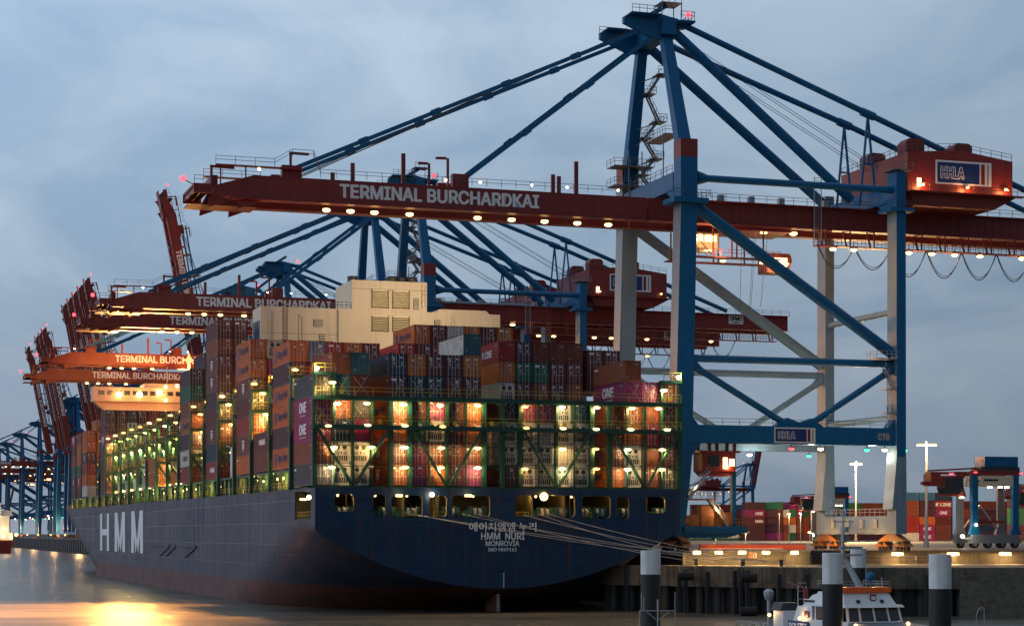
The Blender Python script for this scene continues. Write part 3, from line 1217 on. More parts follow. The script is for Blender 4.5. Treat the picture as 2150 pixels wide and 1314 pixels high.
for x0, z0, w, h_ in ((-12.5, 43.6, 1.5, 1.2), (-11.6, 40.6, .9, 1.9), (13.2, 43.5, 1.8, 1.0), (7.6, 44.4, 1.0, 1.0), (3.9, 46.9, .9, 1.8)):
    mb = MB()
    yq = 59.9 if x0 < -9 or x0 > 6.5 else 59.3
    mb.box(x0, x0 + w, yq, yq + .09, z0, z0 + h_, 0)
    for i in range(5):
        mb.box(x0 + .06, x0 + w - .06, yq - .03, yq - .002, z0 + h_ * (i + .2) / 5, z0 + h_ * (i + .7) / 5, 1)
    mb.build("vent", [DARK, CREAM], cs_)
mb = MB()
for z in (38.2, 42.4):
    mb.box(-20.98, 18.88, 59.975, 59.998, z, z + .05)
mb.box(-6.28, 6.18, 59.375, 59.398, 49.9, 49.95)
mb.build("weld_seam", DARK, cs_)
for x, r_ in ((-5.3, .9), (1.2, 1.0), (2.9, .8), (4.6, 1.0)):
    mb = MB()
    mb.tube((x, 63, 51.3), (x, 63, 52.3), r_, 14)
    mb.build("exhaust_pipe", DARK, cs_, smooth=True)
mb = MB()
mb.rail([(-8.6, 59.8, 46.6), (-6.4, 59.8, 46.6)], 1.1, .7, .07)
mb.rail([(-8.6, 59.8, 46.6), (-8.6, 67, 46.6)], 1.1, 1.5, .07)
mb.rail([(-20.9, 66.8, 46.6), (-9, 66.8, 46.6)], 1.1, 2, .07)
mb.build("railing", DARK, cs_)
letter("HMM", 3, (-21.06, 63.5, 42.7), '-x', SIGN_BLUE, cs_, 0.05, height=3.6, width=5.2)

dh = bpy.data.objects.new("deckhouse", None)
COL.objects.link(dh)
dh.parent = ship
mb = MB()
mb.box(-17, 17, 264, 276, 17, 44.5)
mb.box(-25.4, 25.4, 263, 268, 44.503, 48.2)
mb.box(-12, 12, 264, 274, 48.203, 49.4)
mb.prism([(-25.2, 44.5), (-17.003, 44.5), (-17.003, 38)], 'y', 264, 267)
mb.build("house_block", CREAM, dh)
for i in range(22):
    mb = MB()
    x = -24 + i * 2.2
    mb.box(x, x + 1.5, 262.94, 262.99, 46.2, 47.3)
    mb.build("window", GLASS, dh)
mb = MB()
mb.tube((0, 268, 49.4), (0, 268, 58), .35, 8)
mb.box(-3, 3, 267.8, 268.2, 53.5, 53.8)
mb.box(-1.6, 1.6, 267.8, 268.2, 56, 56.2)
mb.tube((-6, 266, 49.4), (-6, 266, 54), .15, 6)
mb.tube((7, 266, 49.4), (7, 266, 55), .15, 6)
mb.build("radar_mast", CREAM, dh)
lm = MB()
lm.ball((0, 0, 0), .8, 12, 8)
fm = lm.mesh("floodlight", E_FLOOD)
lm = MB()
lm.ball((0, 0, 0), .45, 12, 8)
fm2 = lm.mesh("floodlight", E_FLOOD)
for px, py, me in ((250, 828, fm), (293, 828, fm), (335, 824, fm), (348, 812, fm2), (372, 810, fm2), (348, 840, fm2), (348, 866, fm2)):
    p = at(px, py, 261.6)
    o = bpy.data.objects.new("floodlight", me)
    COL.objects.link(o)
    o.parent = dh
    o.location = p
# the three floodlights on the bridge front, thrown aft over the cargo, the side and the water
for x, w in ((-18.9, 60000), (-13.7, 60000), (-8.6, 60000)):
    lamp((x, 260.3, 46.3), w * 1.8, (1.0, .42, .11), .5, dh, 110, (x - 14, 60, 2), .8)
for x in (-18, -6):
    lamp((x, 250.0, 47.0), 2600, (1.0, .30, .05), .8, dh)
for x in (-16, 0):                       # spots added without lamp bodies, carrying the floodlights' orange up to the booms
    lamp((x, 258, 51.5), 75000, (1.0, .36, .08), .6, dh, 66, (x + 6, 330, 56), 1.0)
# stores house on deck
sd_ = MB()
sd_.box(-24.8, -22.2, 60.5, 66, 17.0, 20.5, 0)
sd_.box(-24.8, -22.2, 60.5, 66, 20.503, 24.4, 1)
sd_.build("stores_house", [CREAM, WHITE], ship)

# ================================================================== CONTAINERS
CL, CW, CH = 12.19, 2.44, 2.88


def corrug(mb, side, L0=CL, mi=0):
    """Corrugated long side: side -1 (port, x=0) or +1 (x=CW)."""
    x0 = 0.05 if side < 0 else CW - 0.05
    n = 36
    st = (L0 - .3) / n
    vs = []
    for i in range(n):
        y = .15 + i * st
        for f, dx in ((0, 0), (.35, 0), (.5, .045), (.85, .045)):
            vs.append((x0 - side * dx, y + f * st))
    vs.append((x0, L0 - .15))
    v = [(x, y, .16) for x, y in vs] + [(x, y, CH - .12) for x, y in vs]
    k = len(vs)
    fs = [(i, i + 1, k + i + 1, k + i) for i in range(k - 1)]
    mb.add(v, fs if side > 0 else [f[::-1] for f in fs], mi)


def corrug_end(mb, y, face, mi=0):
    n = 9
    st = (CW - .28) / n
    vs = []
    for i in range(n):
        x = .14 + i * st
        for f, dy in ((0, 0), (.35, 0), (.5, .05), (.85, .05)):
            vs.append((x + f * st, y - face * dy))
    vs.append((CW - .14, y))
    v = [(x, yy, .18) for x, yy in vs] + [(x, yy, CH - .14) for x, yy in vs]
    k = len(vs)
    fs = [(i, i + 1, k + i + 1, k + i) for i in range(k - 1)]
    mb.add(v, fs if face < 0 else [f[::-1] for f in fs], mi)


def body_mesh(end):
    mb = MB()
    corrug(mb, -1)
    corrug(mb, 1)
    corrug_end(mb, CL - .05, 1)
    if end == 'wall':
        corrug_end(mb, .04, -1)
    else:
        mb.add([(.1, .12, .1), (CW - .1, .12, .1), (CW - .1, .12, CH - .1), (.1, .12, CH - .1)], [(0, 1, 2, 3)])
    mb.box(.06, CW - .06, .05, CL - .05, CH - .09, CH - .04)
    mb.box(.06, CW - .06, .05, CL - .05, .08, .14)
    for x in (0, CW - .14):
        for y in (0, CL - .16):
            mb.box(x, x + .14, y, y + .16, .12, CH - .12)
            mb.box(x - .004, x + .144, y - .004, y + .164, 0, .12, 1)
            mb.box(x - .004, x + .144, y - .004, y + .164, CH - .12, CH, 1)
        xx = .005 if x == 0 else CW - .085
        mb.box(xx, xx + .08, .165, CL - .165, CH - .13, CH - .02)
        mb.box(xx, xx + .08, .165, CL - .165, .02, .17)
    for y in (.004, CL - .104):
        mb.box(.145, CW - .145, y, y + .1, CH - .15, CH - .02)
        mb.box(.145, CW - .145, y, y + .1, .02, .19)
    for x, s_ in ((.0, -1), (CW, 1)):                   # number codes and plates on the sides
        for y, w, z, h_ in ((CL - 1.9, 1.3, CH - .55, .13), (CL - 1.5, .9, CH - .75, .11), (.7, .5, CH - .6, .10), (.7, .35, .45, .22), (CL - 1.0, .3, .6, .3)):
            yy = y if s_ > 0 else CL - y - w
            mb.box(min(x, x + s_ * .006), max(x, x + s_ * .006), yy, yy + w, z, z + h_, 2)
    if end == 'wall':
        for x, w, z, h_ in ((1.35, .75, CH - .5, .10), (1.45, .55, CH - .66, .09), (.3, .3, .5, .2)):
            mb.box(x, x + w, -.022, -.014, z, z + h_, 2)
    return mb.mesh("shipping_container", [PAINT['b'][0], DARK, SIGN_GREY])


BODY = {e: body_mesh(e) for e in ('door', 'wall')}


def door_mesh(side, var):
    mb = MB()
    x0, x1 = (.15, 1.212) if side == 0 else (1.228, CW - .15)
    mb.box(x0, x1, .03, .09, .20, CH - .16)
    for i in range(4):                                 # pressed panels
        z = .30 + i * .62
        mb.box(x0 + .10, x1 - .10, .012, .029, z, z + .46)
    for zz in (.35, .95, 1.6, 2.2, 2.6):                # hinges
        xe = x0 - .02 if side == 0 else x1 - .06
        mb.box(xe, xe + .08, .0, .03, zz, zz + .1)
    r = random.Random(var * 7 + side)
    xs = x0 + .12
    if side == 1 or var % 3 == 0:                       # markings: number plates and stickers
        for j in range(r.randint(2, 4)):
            z = CH - .5 - j * .13
            mb.box(xs + .06, xs + .06 + r.uniform(.28, .68), .004, .011, z, z + .07, 1)
        for j in range(r.randint(2, 5)):
            z = 1.75 - j * .1
            mb.box(xs + .3, xs + .3 + r.uniform(.1, .35), .004, .011, z, z + .04, 1)
    if var in (1, 4) and side == 1:
        mb.box(xs + .48, xs + .76, .004, .010, 1.0, 1.28, 2)
    if var in (2, 3) and side == 0:
        mb.box(xs + .3, xs + .5, .004, .010, 1.95, 2.15, 1)
    if var == 5 and side == 0:
        mb.box(xs + .06, xs + .7, .004, .010, 2.2, 2.48, 1)
    return mb.mesh("door", [PAINT['b'][0], LETTER, YELLOW_TAG])


DOORS = {(s_, v_): door_mesh(s_, v_) for s_ in (0, 1) for v_ in range(6)}


def rod_mesh(x):
    mb = MB()
    mb.tube((x, -.01, .1), (x, -.01, CH - .06), .034, 6)
    for z in (.16, 1.0, 1.9, CH - .2):
        mb.box(x - .07, x + .07, -.03, .02, z, z + .07)
    mb.box(x - .02, x + .34, -.045, -.015, 1.18, 1.24)
    return mb.mesh("lock_rod", GALV)


RODS = [rod_mesh(x) for x in (.45, .98, 1.40, 1.93)]
n_cont = [0]
STUFF = []


def slot_mat(o, m):
    o.material_slots[0].link = 'OBJECT'
    o.material_slots[0].material = m


def reefer_mesh():
    """Machinery end of a refrigerated box: fan grille, control panels, lower compressor bay."""
    mb = MB()
    mb.box(.15, CW - .15, .03, .1, .2, CH - .16)
    mb.tube((CW / 2 - .45, -.005, 2.05), (CW / 2 - .45, .028, 2.05), .30, 16, mi=1)
    mb.tube((CW / 2 + .45, -.005, 2.05), (CW / 2 + .45, .028, 2.05), .30, 16, mi=1)
    mb.box(.3, CW - .3, .004, .029, .35, 1.0, 1)
    for i in range(7):
        mb.box(.3 + i * .29, .36 + i * .29, -.02, .003, .33, 1.02)
    mb.box(.35, 1.0, -.03, .028, 1.1, 1.6, 2)
    mb.box(1.5, 2.05, -.02, .028, 1.12, 1.55, 2)
    mb.box(1.15, 1.35, .0, .028, 1.2, 1.5, 1)
    for z in (1.06, 1.68, 2.45):
        mb.box(.18, CW - .18, .01, .029, z, z + .03, 1)
    mb.box(.3, .75, .015, .029, 2.5, 2.62, 3)
    return mb.mesh("cooling_unit", [PAINT['w'][0], DARK, STEEL, SIGN_RED])


REEFER = reefer_mesh()


def container(x, y, z, c, end='door', label=None, group=None, parts=True, rz=0.0):
    n_cont[0] += 1
    o = bpy.data.objects.new("shipping_container", BODY[end if parts else 'wall'])
    COL.objects.link(o)
    o.location = (x, y, z)
    o.rotation_euler = (0, 0, rz)
    slot_mat(o, PAINT[c][0])
    tag(o, label, "container", group)
    if parts and end == 'door' and c in 'wy' and rnd.random() < .8:
        d = bpy.data.objects.new("cooling_unit", REEFER)
        COL.objects.link(d)
        d.parent = o
    elif parts and end == 'door':
        v = rnd.randrange(6)
        for s_ in (0, 1):
            d = bpy.data.objects.new("door", DOORS[s_, v])
            COL.objects.link(d)
            d.parent = o
            slot_mat(d, PAINT[c][0])
            for r_ in RODS[2 * s_:2 * s_ + 2]:
                k = bpy.data.objects.new("lock_rod", r_)
                COL.objects.link(k)
                k.parent = d
                if c in 'wy':
                    slot_mat(k, STEEL)
    return o


BASE = 19.45


def bay_y(k):
    return 1.5 + 14.5 * (k - 1)


def stack(k, col, s_, base=None, first=0, x=None, side_txt=None, group=None, parts=True):
    """One column of containers: s_ is a string bottom to top, upper case = corrugated end wall facing aft, '.' = nothing."""
    y = bay_y(k)
    zb = (BASE if base is None else base) + sh(y)
    xx = (XCOL[col] + .05) if x is None else x
    out = []
    for i, ch in enumerate(s_):
        if ch == '.':
            continue
        t = first + i
        c = ch.lower()
        kb = "aftmost bay" if k == 1 else ORD[k] + " bay from stern"
        lab = f"{PAINT[c][1]} container, {kb}, {ORD[col + 1]} row from water, {ORD[t + 1]} tier up"
        o = container(xx, y, zb + t * 2.9, c, 'wall' if ch.isupper() else 'door', lab, group or f"containers in the {kb}", parts)
        out.append(o)
        tx = (side_txt or {}).get(t)
        if tx:
            side_mark(o, tx)
    return out


def shield(parent, loc, size=1.0):
    """The white shield-like mark of three bars under a bar on a container side (on the port side, facing -x)."""
    mb = MB()
    for a, z0 in ((-.75, -.55), (0, -1.0), (.75, -.55)):
        mb.box(-.012, 0, a * size - .22 * size, a * size + .22 * size, z0 * size, .6 * size)
    mb.box(-.012, 0, -1.15 * size, 1.15 * size, .75 * size, 1.0 * size)
    return mb.build("shipping_mark", LETTER, parent, loc)


def side_mark(o, tx):
    c = Vector((-.008, CL / 2, CH / 2))
    if tx == 'hapag':
        letter("Hapag-Lloyd", 1.6, c + Vector((0, -.9, 0)), '-x', SIGN_BLUE, o, .012, width=6.2, height=1.35)
        mb = MB()
        mb.prism([(-.7, -.9), (.5, -.9), (.7, .9), (-.5, .9)], 'x', -.012, 0)
        mb.box(-.016, -.0125, -.25, .25, -.3, .25)
        mb.build("shipping_mark", SIGN_BLUE, o, c + Vector((0, 4.1, 0)))
    elif tx == 'one':
        letter("ONE", 1.7, c + Vector((0, .2, .25)), '-x', LETTER, o, .06, height=1.45, width=4.4)
        letter("OCEAN NETWORK EXPRESS", .3, c + Vector((0, .2, -.85)), '-x', LETTER, o, .0, height=.16, width=3.6)
    elif tx == 'shield':
        shield(o, c, .85)
    elif tx == 'kline':
        letter("K LINE", 1.4, c + Vector((0, -.6, -.1)), '-x', LETTER, o, .02, height=1.0, width=4.6)
    elif tx == 'hmm':
        letter("HMM", 1.4, c + Vector((0, -.6, 0)), '-x', LETTER, o, .05, height=.85, width=4.4)
    elif tx == 'red':
        letter("CHINA", 1.4, c, '-x', SIGN_RED, o, .03, height=.9, width=5)
    elif tx == 'small':
        mb = MB()
        mb.box(-.012, 0, 4.2, 5.4, .7, .95)
        mb.build("shipping_mark", LETTER, o, c)


# --- aftmost bay, on the mooring deck house; row 0 is on the water side
B1 = 16.8
stack(1, 0, "dcppd", B1, side_txt={2: 'one', 3: 'one', 0: 'small', 4: 'small'})
for col, s_ in ((1, "wwnoTC"), (2, "wwPDMT"), (4, "cbooxn"), (5, "ppgbno"), (6, "obwpnm"), (7, "mcmbmx"), (8, "pboomo"),
                (10, "mywx"), (11, "wwwp"), (12, "ywwp"), (13, "wwwy"), (14, "wwwt"), (16, "obmC"), (17, "wwocPC"), (18, "mBpCp"), (19, "dxxxc")):
    stack(1, col, s_, B1, side_txt={(10): {2: 'small'}, 16: {0: 'hapag', 1: 'hapag'}, 4: {0: 'shield', 1: 'shield', 3: 'hapag'}, 17: {4: 'one', 5: 'small'}}.get(col))
c_ = stack(1, 8, "T", B1, first=6)[0]
# the pale long container with the teal end keeps white sides
mbp = MB()
corrug(mbp, -1)
pl = mbp.build("side_panel", PAINT['w'][0], c_, (-.012, 0, 0))
pl['label'] = "cream white corrugated long side of the container"

# --- second bay
stack(2, 0, "oxooxo", side_txt={0: 'hapag', 2: 'hapag', 3: 'hapag', 5: 'hapag'})
B2 = 20.2
for col, s_, f in ((1, "nu", 4), (2, "cr", 4), (3, "oo", 4), (4, "mm", 4), (6, "or", 4), (7, "mm", 4), (8, "n", 4),
                   (17, "mm", 4), (18, "mm", 4)):
    stack(2, col, s_, BASE if col < 5 or col > 16 else 19.6, first=f, side_txt={6: {4: 'hapag', 5: 'hapag'}}.get(col))
for i, s_ in enumerate(("yorP", "mgxX"[:3] + "x", "cgcB", "xxmB", "xmcB")):
    s2 = ("yoP", "mgx", "cgB", "xmB", "cmB")[i]
    for o in stack(2, 12 + i, s2, 29.02 - 2.9 * 3, first=3, x=4.5 + 2.56 * i):
        pass
    if i == 0:
        side_mark(o, 'kline')
        slot_mat(o, PAINT['r'][0])
# --- third bay
stack(3, 0, "bm", side_txt={1: 'hmm'})
for i, c in enumerate("omwomo"):
    o = stack(3, 9 + i, c, 20.9, first=6, x=-3.9 + 2.57 * i)[0]
    if i == 0:
        side_mark(o, 'hapag')
    stack(3, 9 + i, "mrnocm"[i], 20.9, first=5, x=-3.9 + 2.57 * i)
o = stack(3, 8, "p", 20.0, first=5, x=-6.5)[0]
side_mark(o, 'one')
# --- fourth bay
stack(4, 0, "obrmboo", side_txt={0: 'small', 1: 'shield', 4: 'shield', 5: 'hapag', 6: 'hapag'})
for col, s_, f in ((1, "ccpw", 3), (2, "mo", 5), (3, "cm", 5), (4, "no", 5)):
    stack(4, col, s_, first=f)
# --- sixth bay
stack(6, 0, "rnbmxbbcm", side_txt={0: 'hmm', 2: 'shield', 5: 'shield', 6: 'shield'})
stack(6, 1, "mbxbm", first=4)
# --- eighth bay
stack(8, 0, "rwxocgx", side_txt={0: 'small', 1: 'red', 3: 'hapag'})
stack(8, 1, "cxmx", first=4)
# --- low stacks amidships
for k, lst in ((5, ((1, "ob"),)), (7, ((1, "ocbr"),)), (9, ((1, "oc"), (2, "b"))), (10, ((1, "om"), (2, "c"))), (11, ((0, "oo"), (1, "rb"))), (12, ((1, "wm"), (2, "yw"))), (13, ((1, "yw"), (2, "w"))),
               (14, ((1, "wc"), (2, "y"))), (15, ((1, "yb"), (2, "w"))), (16, ((1, "w"), (2, "m")))):
    for col, s_ in lst:
        stack(k, col, s_)
# --- the tall stack abaft the deckhouse
stack(17, 0, "bmmbpmm", side_txt={4: 'one'})
for col, s_, f in ((1, "mbb", 4), (2, "wyx", 4), (3, "cmm", 4), (4, "bcr", 4), (5, "mrb", 4), (6, "cmb", 4), (7, "rb", 5), (8, "m", 6)):
    stack(17, col, s_, first=f)
# --- forward of the deckhouse, towards the bow
stack(20, 0, "worxoo", side_txt={3: 'shield'})
stack(20, 1, "oooo", first=3)
stack(21, 0, "mrgooc", side_txt={1: 'shield'})
stack(22, 0, "mmgrmp", side_txt={1: 'shield', 5: 'one'})
SHIP_BOXES = n_cont[0]

# ================================================================== CRANES
LEGX = 35.0
FY = 23.0          # distance between the two portal frames along the quay


def sign(parent, w, h, loc, name="sign"):
    """The operator's white-framed blue panel with outlined letters and two stripes, facing -y."""
    mb = MB()
    mb.box(-w / 2, w / 2, -.05, 0, -h / 2, h / 2, 0)
    b = h * .085
    mb.box(-w / 2 + b, w * .285, -.07, -.052, -h / 2 + b, h / 2 - b, 1)
    mb.box(w * .285 + b * .9, w * .285 + b * .9 + w * .065, -.07, -.052, -h / 2 + b, h / 2 - b, 2)
    mb.box(w * .425, w * .45, -.07, -.052, -h / 2 + b, h / 2 - b, 3)
    o = mb.build(name, [WHITE, SIGN_BLUE, SIGN_RED, SIGN_GREY], parent, loc)
    letter("HHLA", h * .7, (-w * .20, -.088, 0), '-y', LETTER, o, h * .055, height=h * .52, width=w * .43)
    letter("HHLA", h * .7, (-w * .20, -.118, 0), '-y', SIGN_BLUE, o, h * .012, height=h * .445, width=w * .405)
    return o


def flood_mesh(m, w=.62, d=.4, h=.22):
    mb = MB()
    mb.ball((0, 0, -h * .6), w * .62, 12, 6, 0, .55)
    mb.box(-w / 2 - .06, w / 2 + .06, -d / 2 - .06, d / 2 + .06, .004, .12, 1)
    mb.box(-.05, .05, -.05, .05, .12, .5, 1)
    return mb.mesh("floodlight", [m, DARK])


FL_OFF = flood_mesh(E_OFF)
FL_WARM, FL_WHITE, FL_RED, FL_GREEN = flood_mesh(E_WARM), flood_mesh(E_WHITE), flood_mesh(E_RED), flood_mesh(E_GREEN)
lm = MB()
lm.ball((0, 0, 0), .42, 8, 6)
BEACON = lm.mesh("beacon", E_RED)


def put(parent, name, me, loc, sc=None):
    o = bpy.data.objects.new(name, me)
    COL.objects.link(o)
    o.parent = parent
    o.location = loc
    if sc:
        o.scale = sc
    return o


G0, G1 = 7.0, 16.0            # girder planes (outer faces) across the crane
GB, GT = 49.0, 52.2           # girder bottom and top


def build_crane():
    cr = thing("ship_to_shore_crane", "tall blue and red container crane with lowered boom, standing above the ship's stern", "crane", (32.0, 14.5, QZ), 0, "container cranes along the quay")

    def part(mb, name, m, smooth=False, parent=cr, loc=(0, 0, 0)):
        return mb.build(name, m, parent, loc, smooth)

    def ring(x, y, z, a, b):
        return [(x - a, y - b, z), (x + a, y - b, z), (x + a, y + b, z), (x - a, y + b, z)]
    for y in (0, FY):
        # waterside leg, leaning a little
        mb = MB()
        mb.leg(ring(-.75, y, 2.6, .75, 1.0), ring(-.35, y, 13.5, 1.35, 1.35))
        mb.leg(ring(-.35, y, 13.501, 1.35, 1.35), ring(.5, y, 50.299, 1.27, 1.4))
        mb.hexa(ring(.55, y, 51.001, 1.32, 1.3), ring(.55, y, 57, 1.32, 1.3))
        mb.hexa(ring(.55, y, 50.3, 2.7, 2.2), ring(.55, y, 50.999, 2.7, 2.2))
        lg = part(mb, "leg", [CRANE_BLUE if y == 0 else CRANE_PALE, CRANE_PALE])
        mb = MB()
        mb.hexa(ring(.55, y, 57.001, 1.33, 1.31), ring(.55, y, 59.6, 1.33, 1.31))
        part(mb, "leg_cap", CRANE_RED, parent=lg)
        mb = MB()
        mb.rail([(.55 - 2.9, y - 2.4, 51), (.55 + 2.9, y - 2.4, 51), (.55 + 2.9, y + 2.4, 51)], 1.1, 1.4, .06)
        part(mb, "railing", RAILM, parent=lg)
        # landside leg
        mb = MB()
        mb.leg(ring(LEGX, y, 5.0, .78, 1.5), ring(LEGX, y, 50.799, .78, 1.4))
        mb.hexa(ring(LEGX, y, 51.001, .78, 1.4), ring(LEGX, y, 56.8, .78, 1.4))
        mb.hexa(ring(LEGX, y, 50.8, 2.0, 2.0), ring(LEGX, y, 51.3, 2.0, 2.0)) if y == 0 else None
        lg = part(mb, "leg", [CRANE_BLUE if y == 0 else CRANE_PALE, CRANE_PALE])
        mb = MB()
        mb.rail([(LEGX - 2, y - 2, 51.3), (LEGX + 2, y - 2, 51.3), (LEGX + 2, y + 2, 51.3)], 1.1, 1.3, .06)
        part(mb, "railing", RAILM, parent=lg)
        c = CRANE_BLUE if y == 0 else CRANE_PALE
        # portal beam with haunches
        mb = MB()
        mb.box(.9, LEGX - .8, y - 1.1, y + 1.1, 15.7, 18.3)
        mb.prism([(.85, 18.301), (2.2, 18.301), (.95, 19.9)], 'y', y - .9, y + .9)
        mb.prism([(LEGX - .79, 18.301), (LEGX - .79, 19.7), (LEGX - 1.9, 18.301)], 'y', y - .9, y + .9)
        mb.prism([(.85, 15.699), (.6, 13.0), (2.6, 15.699)], 'y', y - .9, y + .9)
        mb.prism([(14.5, 18.301), (22.5, 18.301), (20.6, 19.6), (18.6, 18.9), (16.5, 19.6)], 'y', y - .7, y + .7)
        pb = part(mb, "portal_beam", c)
        mb = MB()
        mb.rail([(1.5, y + 1.0, 18.3), (LEGX - 1.2, y + 1.0, 18.3)], 1.1, 2.6, .06)
        part(mb, "railing", RAILM, parent=pb)
        if y == 0:
            sign(pb, 6.7, 2.25, (17.5, -1.12, 17.0))
            letter("CTB", 1.5, (32.2, -1.13, 17.0), '-y', mat("dull_lettering", (.40, .38, .35), .6, .3, 1), pb, .09, height=1.05, width=2.0)
        # tubes
        mb = MB()
        mb.tube((1.4, y, 28.0), (LEGX - .7, y, 28.0), .55, 14)
        part(mb, "tie_tube", c, True)
        mb = MB()
        mb.tube((2.2, y, 54.2), (LEGX - .7, y, 54.2), .52, 14)
        mb.tube((2.2, y, 54.2), (4.0, y, 54.2), 1.1, 14, .53)
        part(mb, "top_tube", c, True)
        mb = MB()
        mb.tube((2.0, y, 50.2), (LEGX - .8, y, 29.6), .85, 16)
        part(mb, "diagonal_tube", c, True)
        for xa, xb in ((1.2, 16.4), (LEGX - .7, 20.7)):
            mb = MB()
            mb.tube((xa, y, 27.2), (xb, y, 18.8), .5, 12)
            mb.tube((xa, y, 27.4), (xa + (xb - xa) * .12, y, 27.2 - 1.05), .85, 12, .5)
            part(mb, "brace_tube", c, True)
    # sills and bogies along the quay
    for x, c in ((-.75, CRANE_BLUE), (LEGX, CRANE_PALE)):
        mb = MB()
        if x > 1:
            mb.prism([(-1.5, 2.45), (FY + 1.5, 2.45), (FY + 1.5, 6.2), (FY - .2, 6.2), (FY - 1.6, 5.2), (1.6, 5.2), (.2, 6.2), (-1.5, 6.2)], 'x', x - .9, x + .9)
        else:
            mb.box(x - .8, x + .8, -1.2, FY + 1.2, 1.9, 3.4)
        sb = part(mb, "sill_beam", c)
        if x > 1:
            mb = MB()
            for yq in (4, 8.5, 13, 18):
                mb.box(x - 1.15, x - .903, yq, yq + 1.1, 3.4, 4.7)
                mb.box(x - .97, x - .903, yq + 1.6, yq + 1.7, 2.6, 5.1)
            mb.box(x - .98, x - .903, 1, FY - 1, 2.9, 3.0)
            mb.rail([(x - .85, 2, 5.2), (x - .85, FY - 2, 5.2)], 1.1, 1.5, .06)
            part(mb, "cable_box", GALV, parent=sb)
            for yq in (0, FY):
                mb = MB()
                mb.hexa([(x - 1.5, yq - 1.5, 6.201), (x + .9, yq - 1.5, 6.201), (x + .9, yq + 1.5, 6.201), (x - 1.5, yq + 1.5, 6.201)], [(x - .8, yq - 1.52, 14), (x + .8, yq - 1.52, 14), (x + .8, yq + 1.52, 14), (x - .8, yq + 1.52, 14)])
                part(mb, "leg_foot", c, parent=sb)
        for yc in (.8, FY - .8):
            mb = MB()
            mb.prism([(yc - 4.2, 1.35), (yc + 4.2, 1.35), (yc + 1.3, 2.4), (yc - 1.3, 2.4)], 'x', x - .55, x + .55)
            for s_ in (-1, 1):
                yb = yc + s_ * 2.7
                mb.prism([(yb - 2.2, .55), (yb + 2.2, .55), (yb + .7, 1.4), (yb - .7, 1.4)], 'x', x - .68, x + .68)
                for k in (-1.5, -.5, .5, 1.5):
                    mb.tube((x - .25, yb + k, .38), (x + .25, yb + k, .38), .36, 12, mi=1)
                mb.box(x - 1.0, x + 1.0, yb - .5, yb + .5, .9, 1.3, 1)
            part(mb, "bogie", [CRANE_RUST, DARK])
    # cross girders at the top
    mb = MB()
    mb.box(-.7, 1.8, 1.76, FY - 1.76, 52.6, 55.2)
    mb.prism([(1.77, 51), (4.5, 52.598), (1.77, 52.598)], 'x', -.6, 1.6)
    mb.prism([(FY - 1.77, 51), (FY - 1.77, 52.598), (FY - 4.5, 52.598)], 'x', -.6, 1.6)
    cg = part(mb, "cross_girder", CRANE_BLUE)
    mb = MB()
    mb.rail([(-.7, 2, 55.2), (-.7, FY - 2, 55.2)], 1.1, 2, .06)
    part(mb, "railing", RAILM, parent=cg)
    mb = MB()
    mb.rail([(1.8, 2, 55.2), (1.8, FY - 2, 55.2)], 1.1, 2, .06)
    part(mb, "railing", RAILM, parent=cg)
    mb = MB()
    mb.box(LEGX - .7, LEGX + .7, 1.41, FY - 1.41, 52.5, 55)
    mb.prism([(1.42, 50.5), (5, 52.498), (1.42, 52.498)], 'x', LEGX - .5, LEGX + .5)
    part(mb, "cross_girder", CRANE_BLUE)
    mb = MB()
    mb.tube((LEGX, 1.4, 20), (LEGX, FY - 1.4, 20), .5, 10)
    mb.tube((LEGX, 1.4, 36), (LEGX, FY - 1.4, 36), .5, 10)
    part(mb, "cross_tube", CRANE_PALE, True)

    # fixed twin girder
    mb = MB()
    for y0, y1 in ((G0, G0 + 1.3), (G1 - 1.3, G1)):
        mb.box(-2.4, 88, y0, y1, GB, GT)
        mb.box(-2.4, 88, y0 - .3, y1 + .3, GB - .18, GB - .002)
        for i in range(60):
            x = -1 + i * 1.5
            mb.box(x, x + .06, y0 - .05, y0 - .002, GB, GT)
    for x in (8, 20, 33, 48, 62, 76, 87.5):
        mb.box(x - .4, x + .4, G0 + 1.302, G1 - 1.302, GB + 1.5, GT - .05)
    gd = part(mb, "main_girder", CRANE_RED)
    mb = MB()
    mb.rail([(3, G0 - .9, GT), (88, G0 - .9, GT)], 1.1, 2.2, .06)
    part(mb, "railing", RAILM, parent=gd)
    mb = MB()
    mb.rail([(3, G1 + .9, GT), (88, G1 + .9, GT)], 1.1, 2.2, .06)
    part(mb, "railing", RAILM, parent=gd)
    mb = MB()
    mb.box(2, 88, G0 - 1.0, G0 - .002, GT - .1, GT)
    mb.box(2, 88, G1 + .002, G1 + 1.0, GT - .1, GT)
    # lower walkway on brackets, landward
    mb.box(24, 84, G0 - 2.6, G0 - 1.2, GB - 3.0, GB - 2.85)
    for i in range(15):
        x = 25.5 + i * 4.1
        mb.beam((x, G0 - 1.4, GB - 2.9), (x, G0 - .1, GB - .3), .22, .22)
        mb.beam((x, G0 - 2.5, GB - 2.9), (x, G0 - 2.5, GB - .4), .16, .16)
        mb.beam((x, G0 - 2.5, GB - .5), (x, G0 - .1, GB - .5), .16, .16)
    wk = part(mb, "walkway", CRANE_RED, parent=gd)
    mb = MB()
    mb.rail([(24, G0 - 2.6, GB - 2.85), (84, G0 - 2.6, GB - 2.85)], 1.1, 1.36, .06, mid=True)
    part(mb, "railing", CRANE_RED, parent=gd)
    mb = MB()
    mb.rail([(24, G0 - 1.2, GB - 2.85), (84, G0 - 1.2, GB - 2.85)], 1.1, 1.36, .06)
    part(mb, "railing", CRANE_RED, parent=gd)
    mb = MB()
    for x in (24.2, 25.4):
        mb.beam((x, G0 - 1.2, GB - 2.9), (x, G0 - 1.2, GT + 4.4), .1, .1)
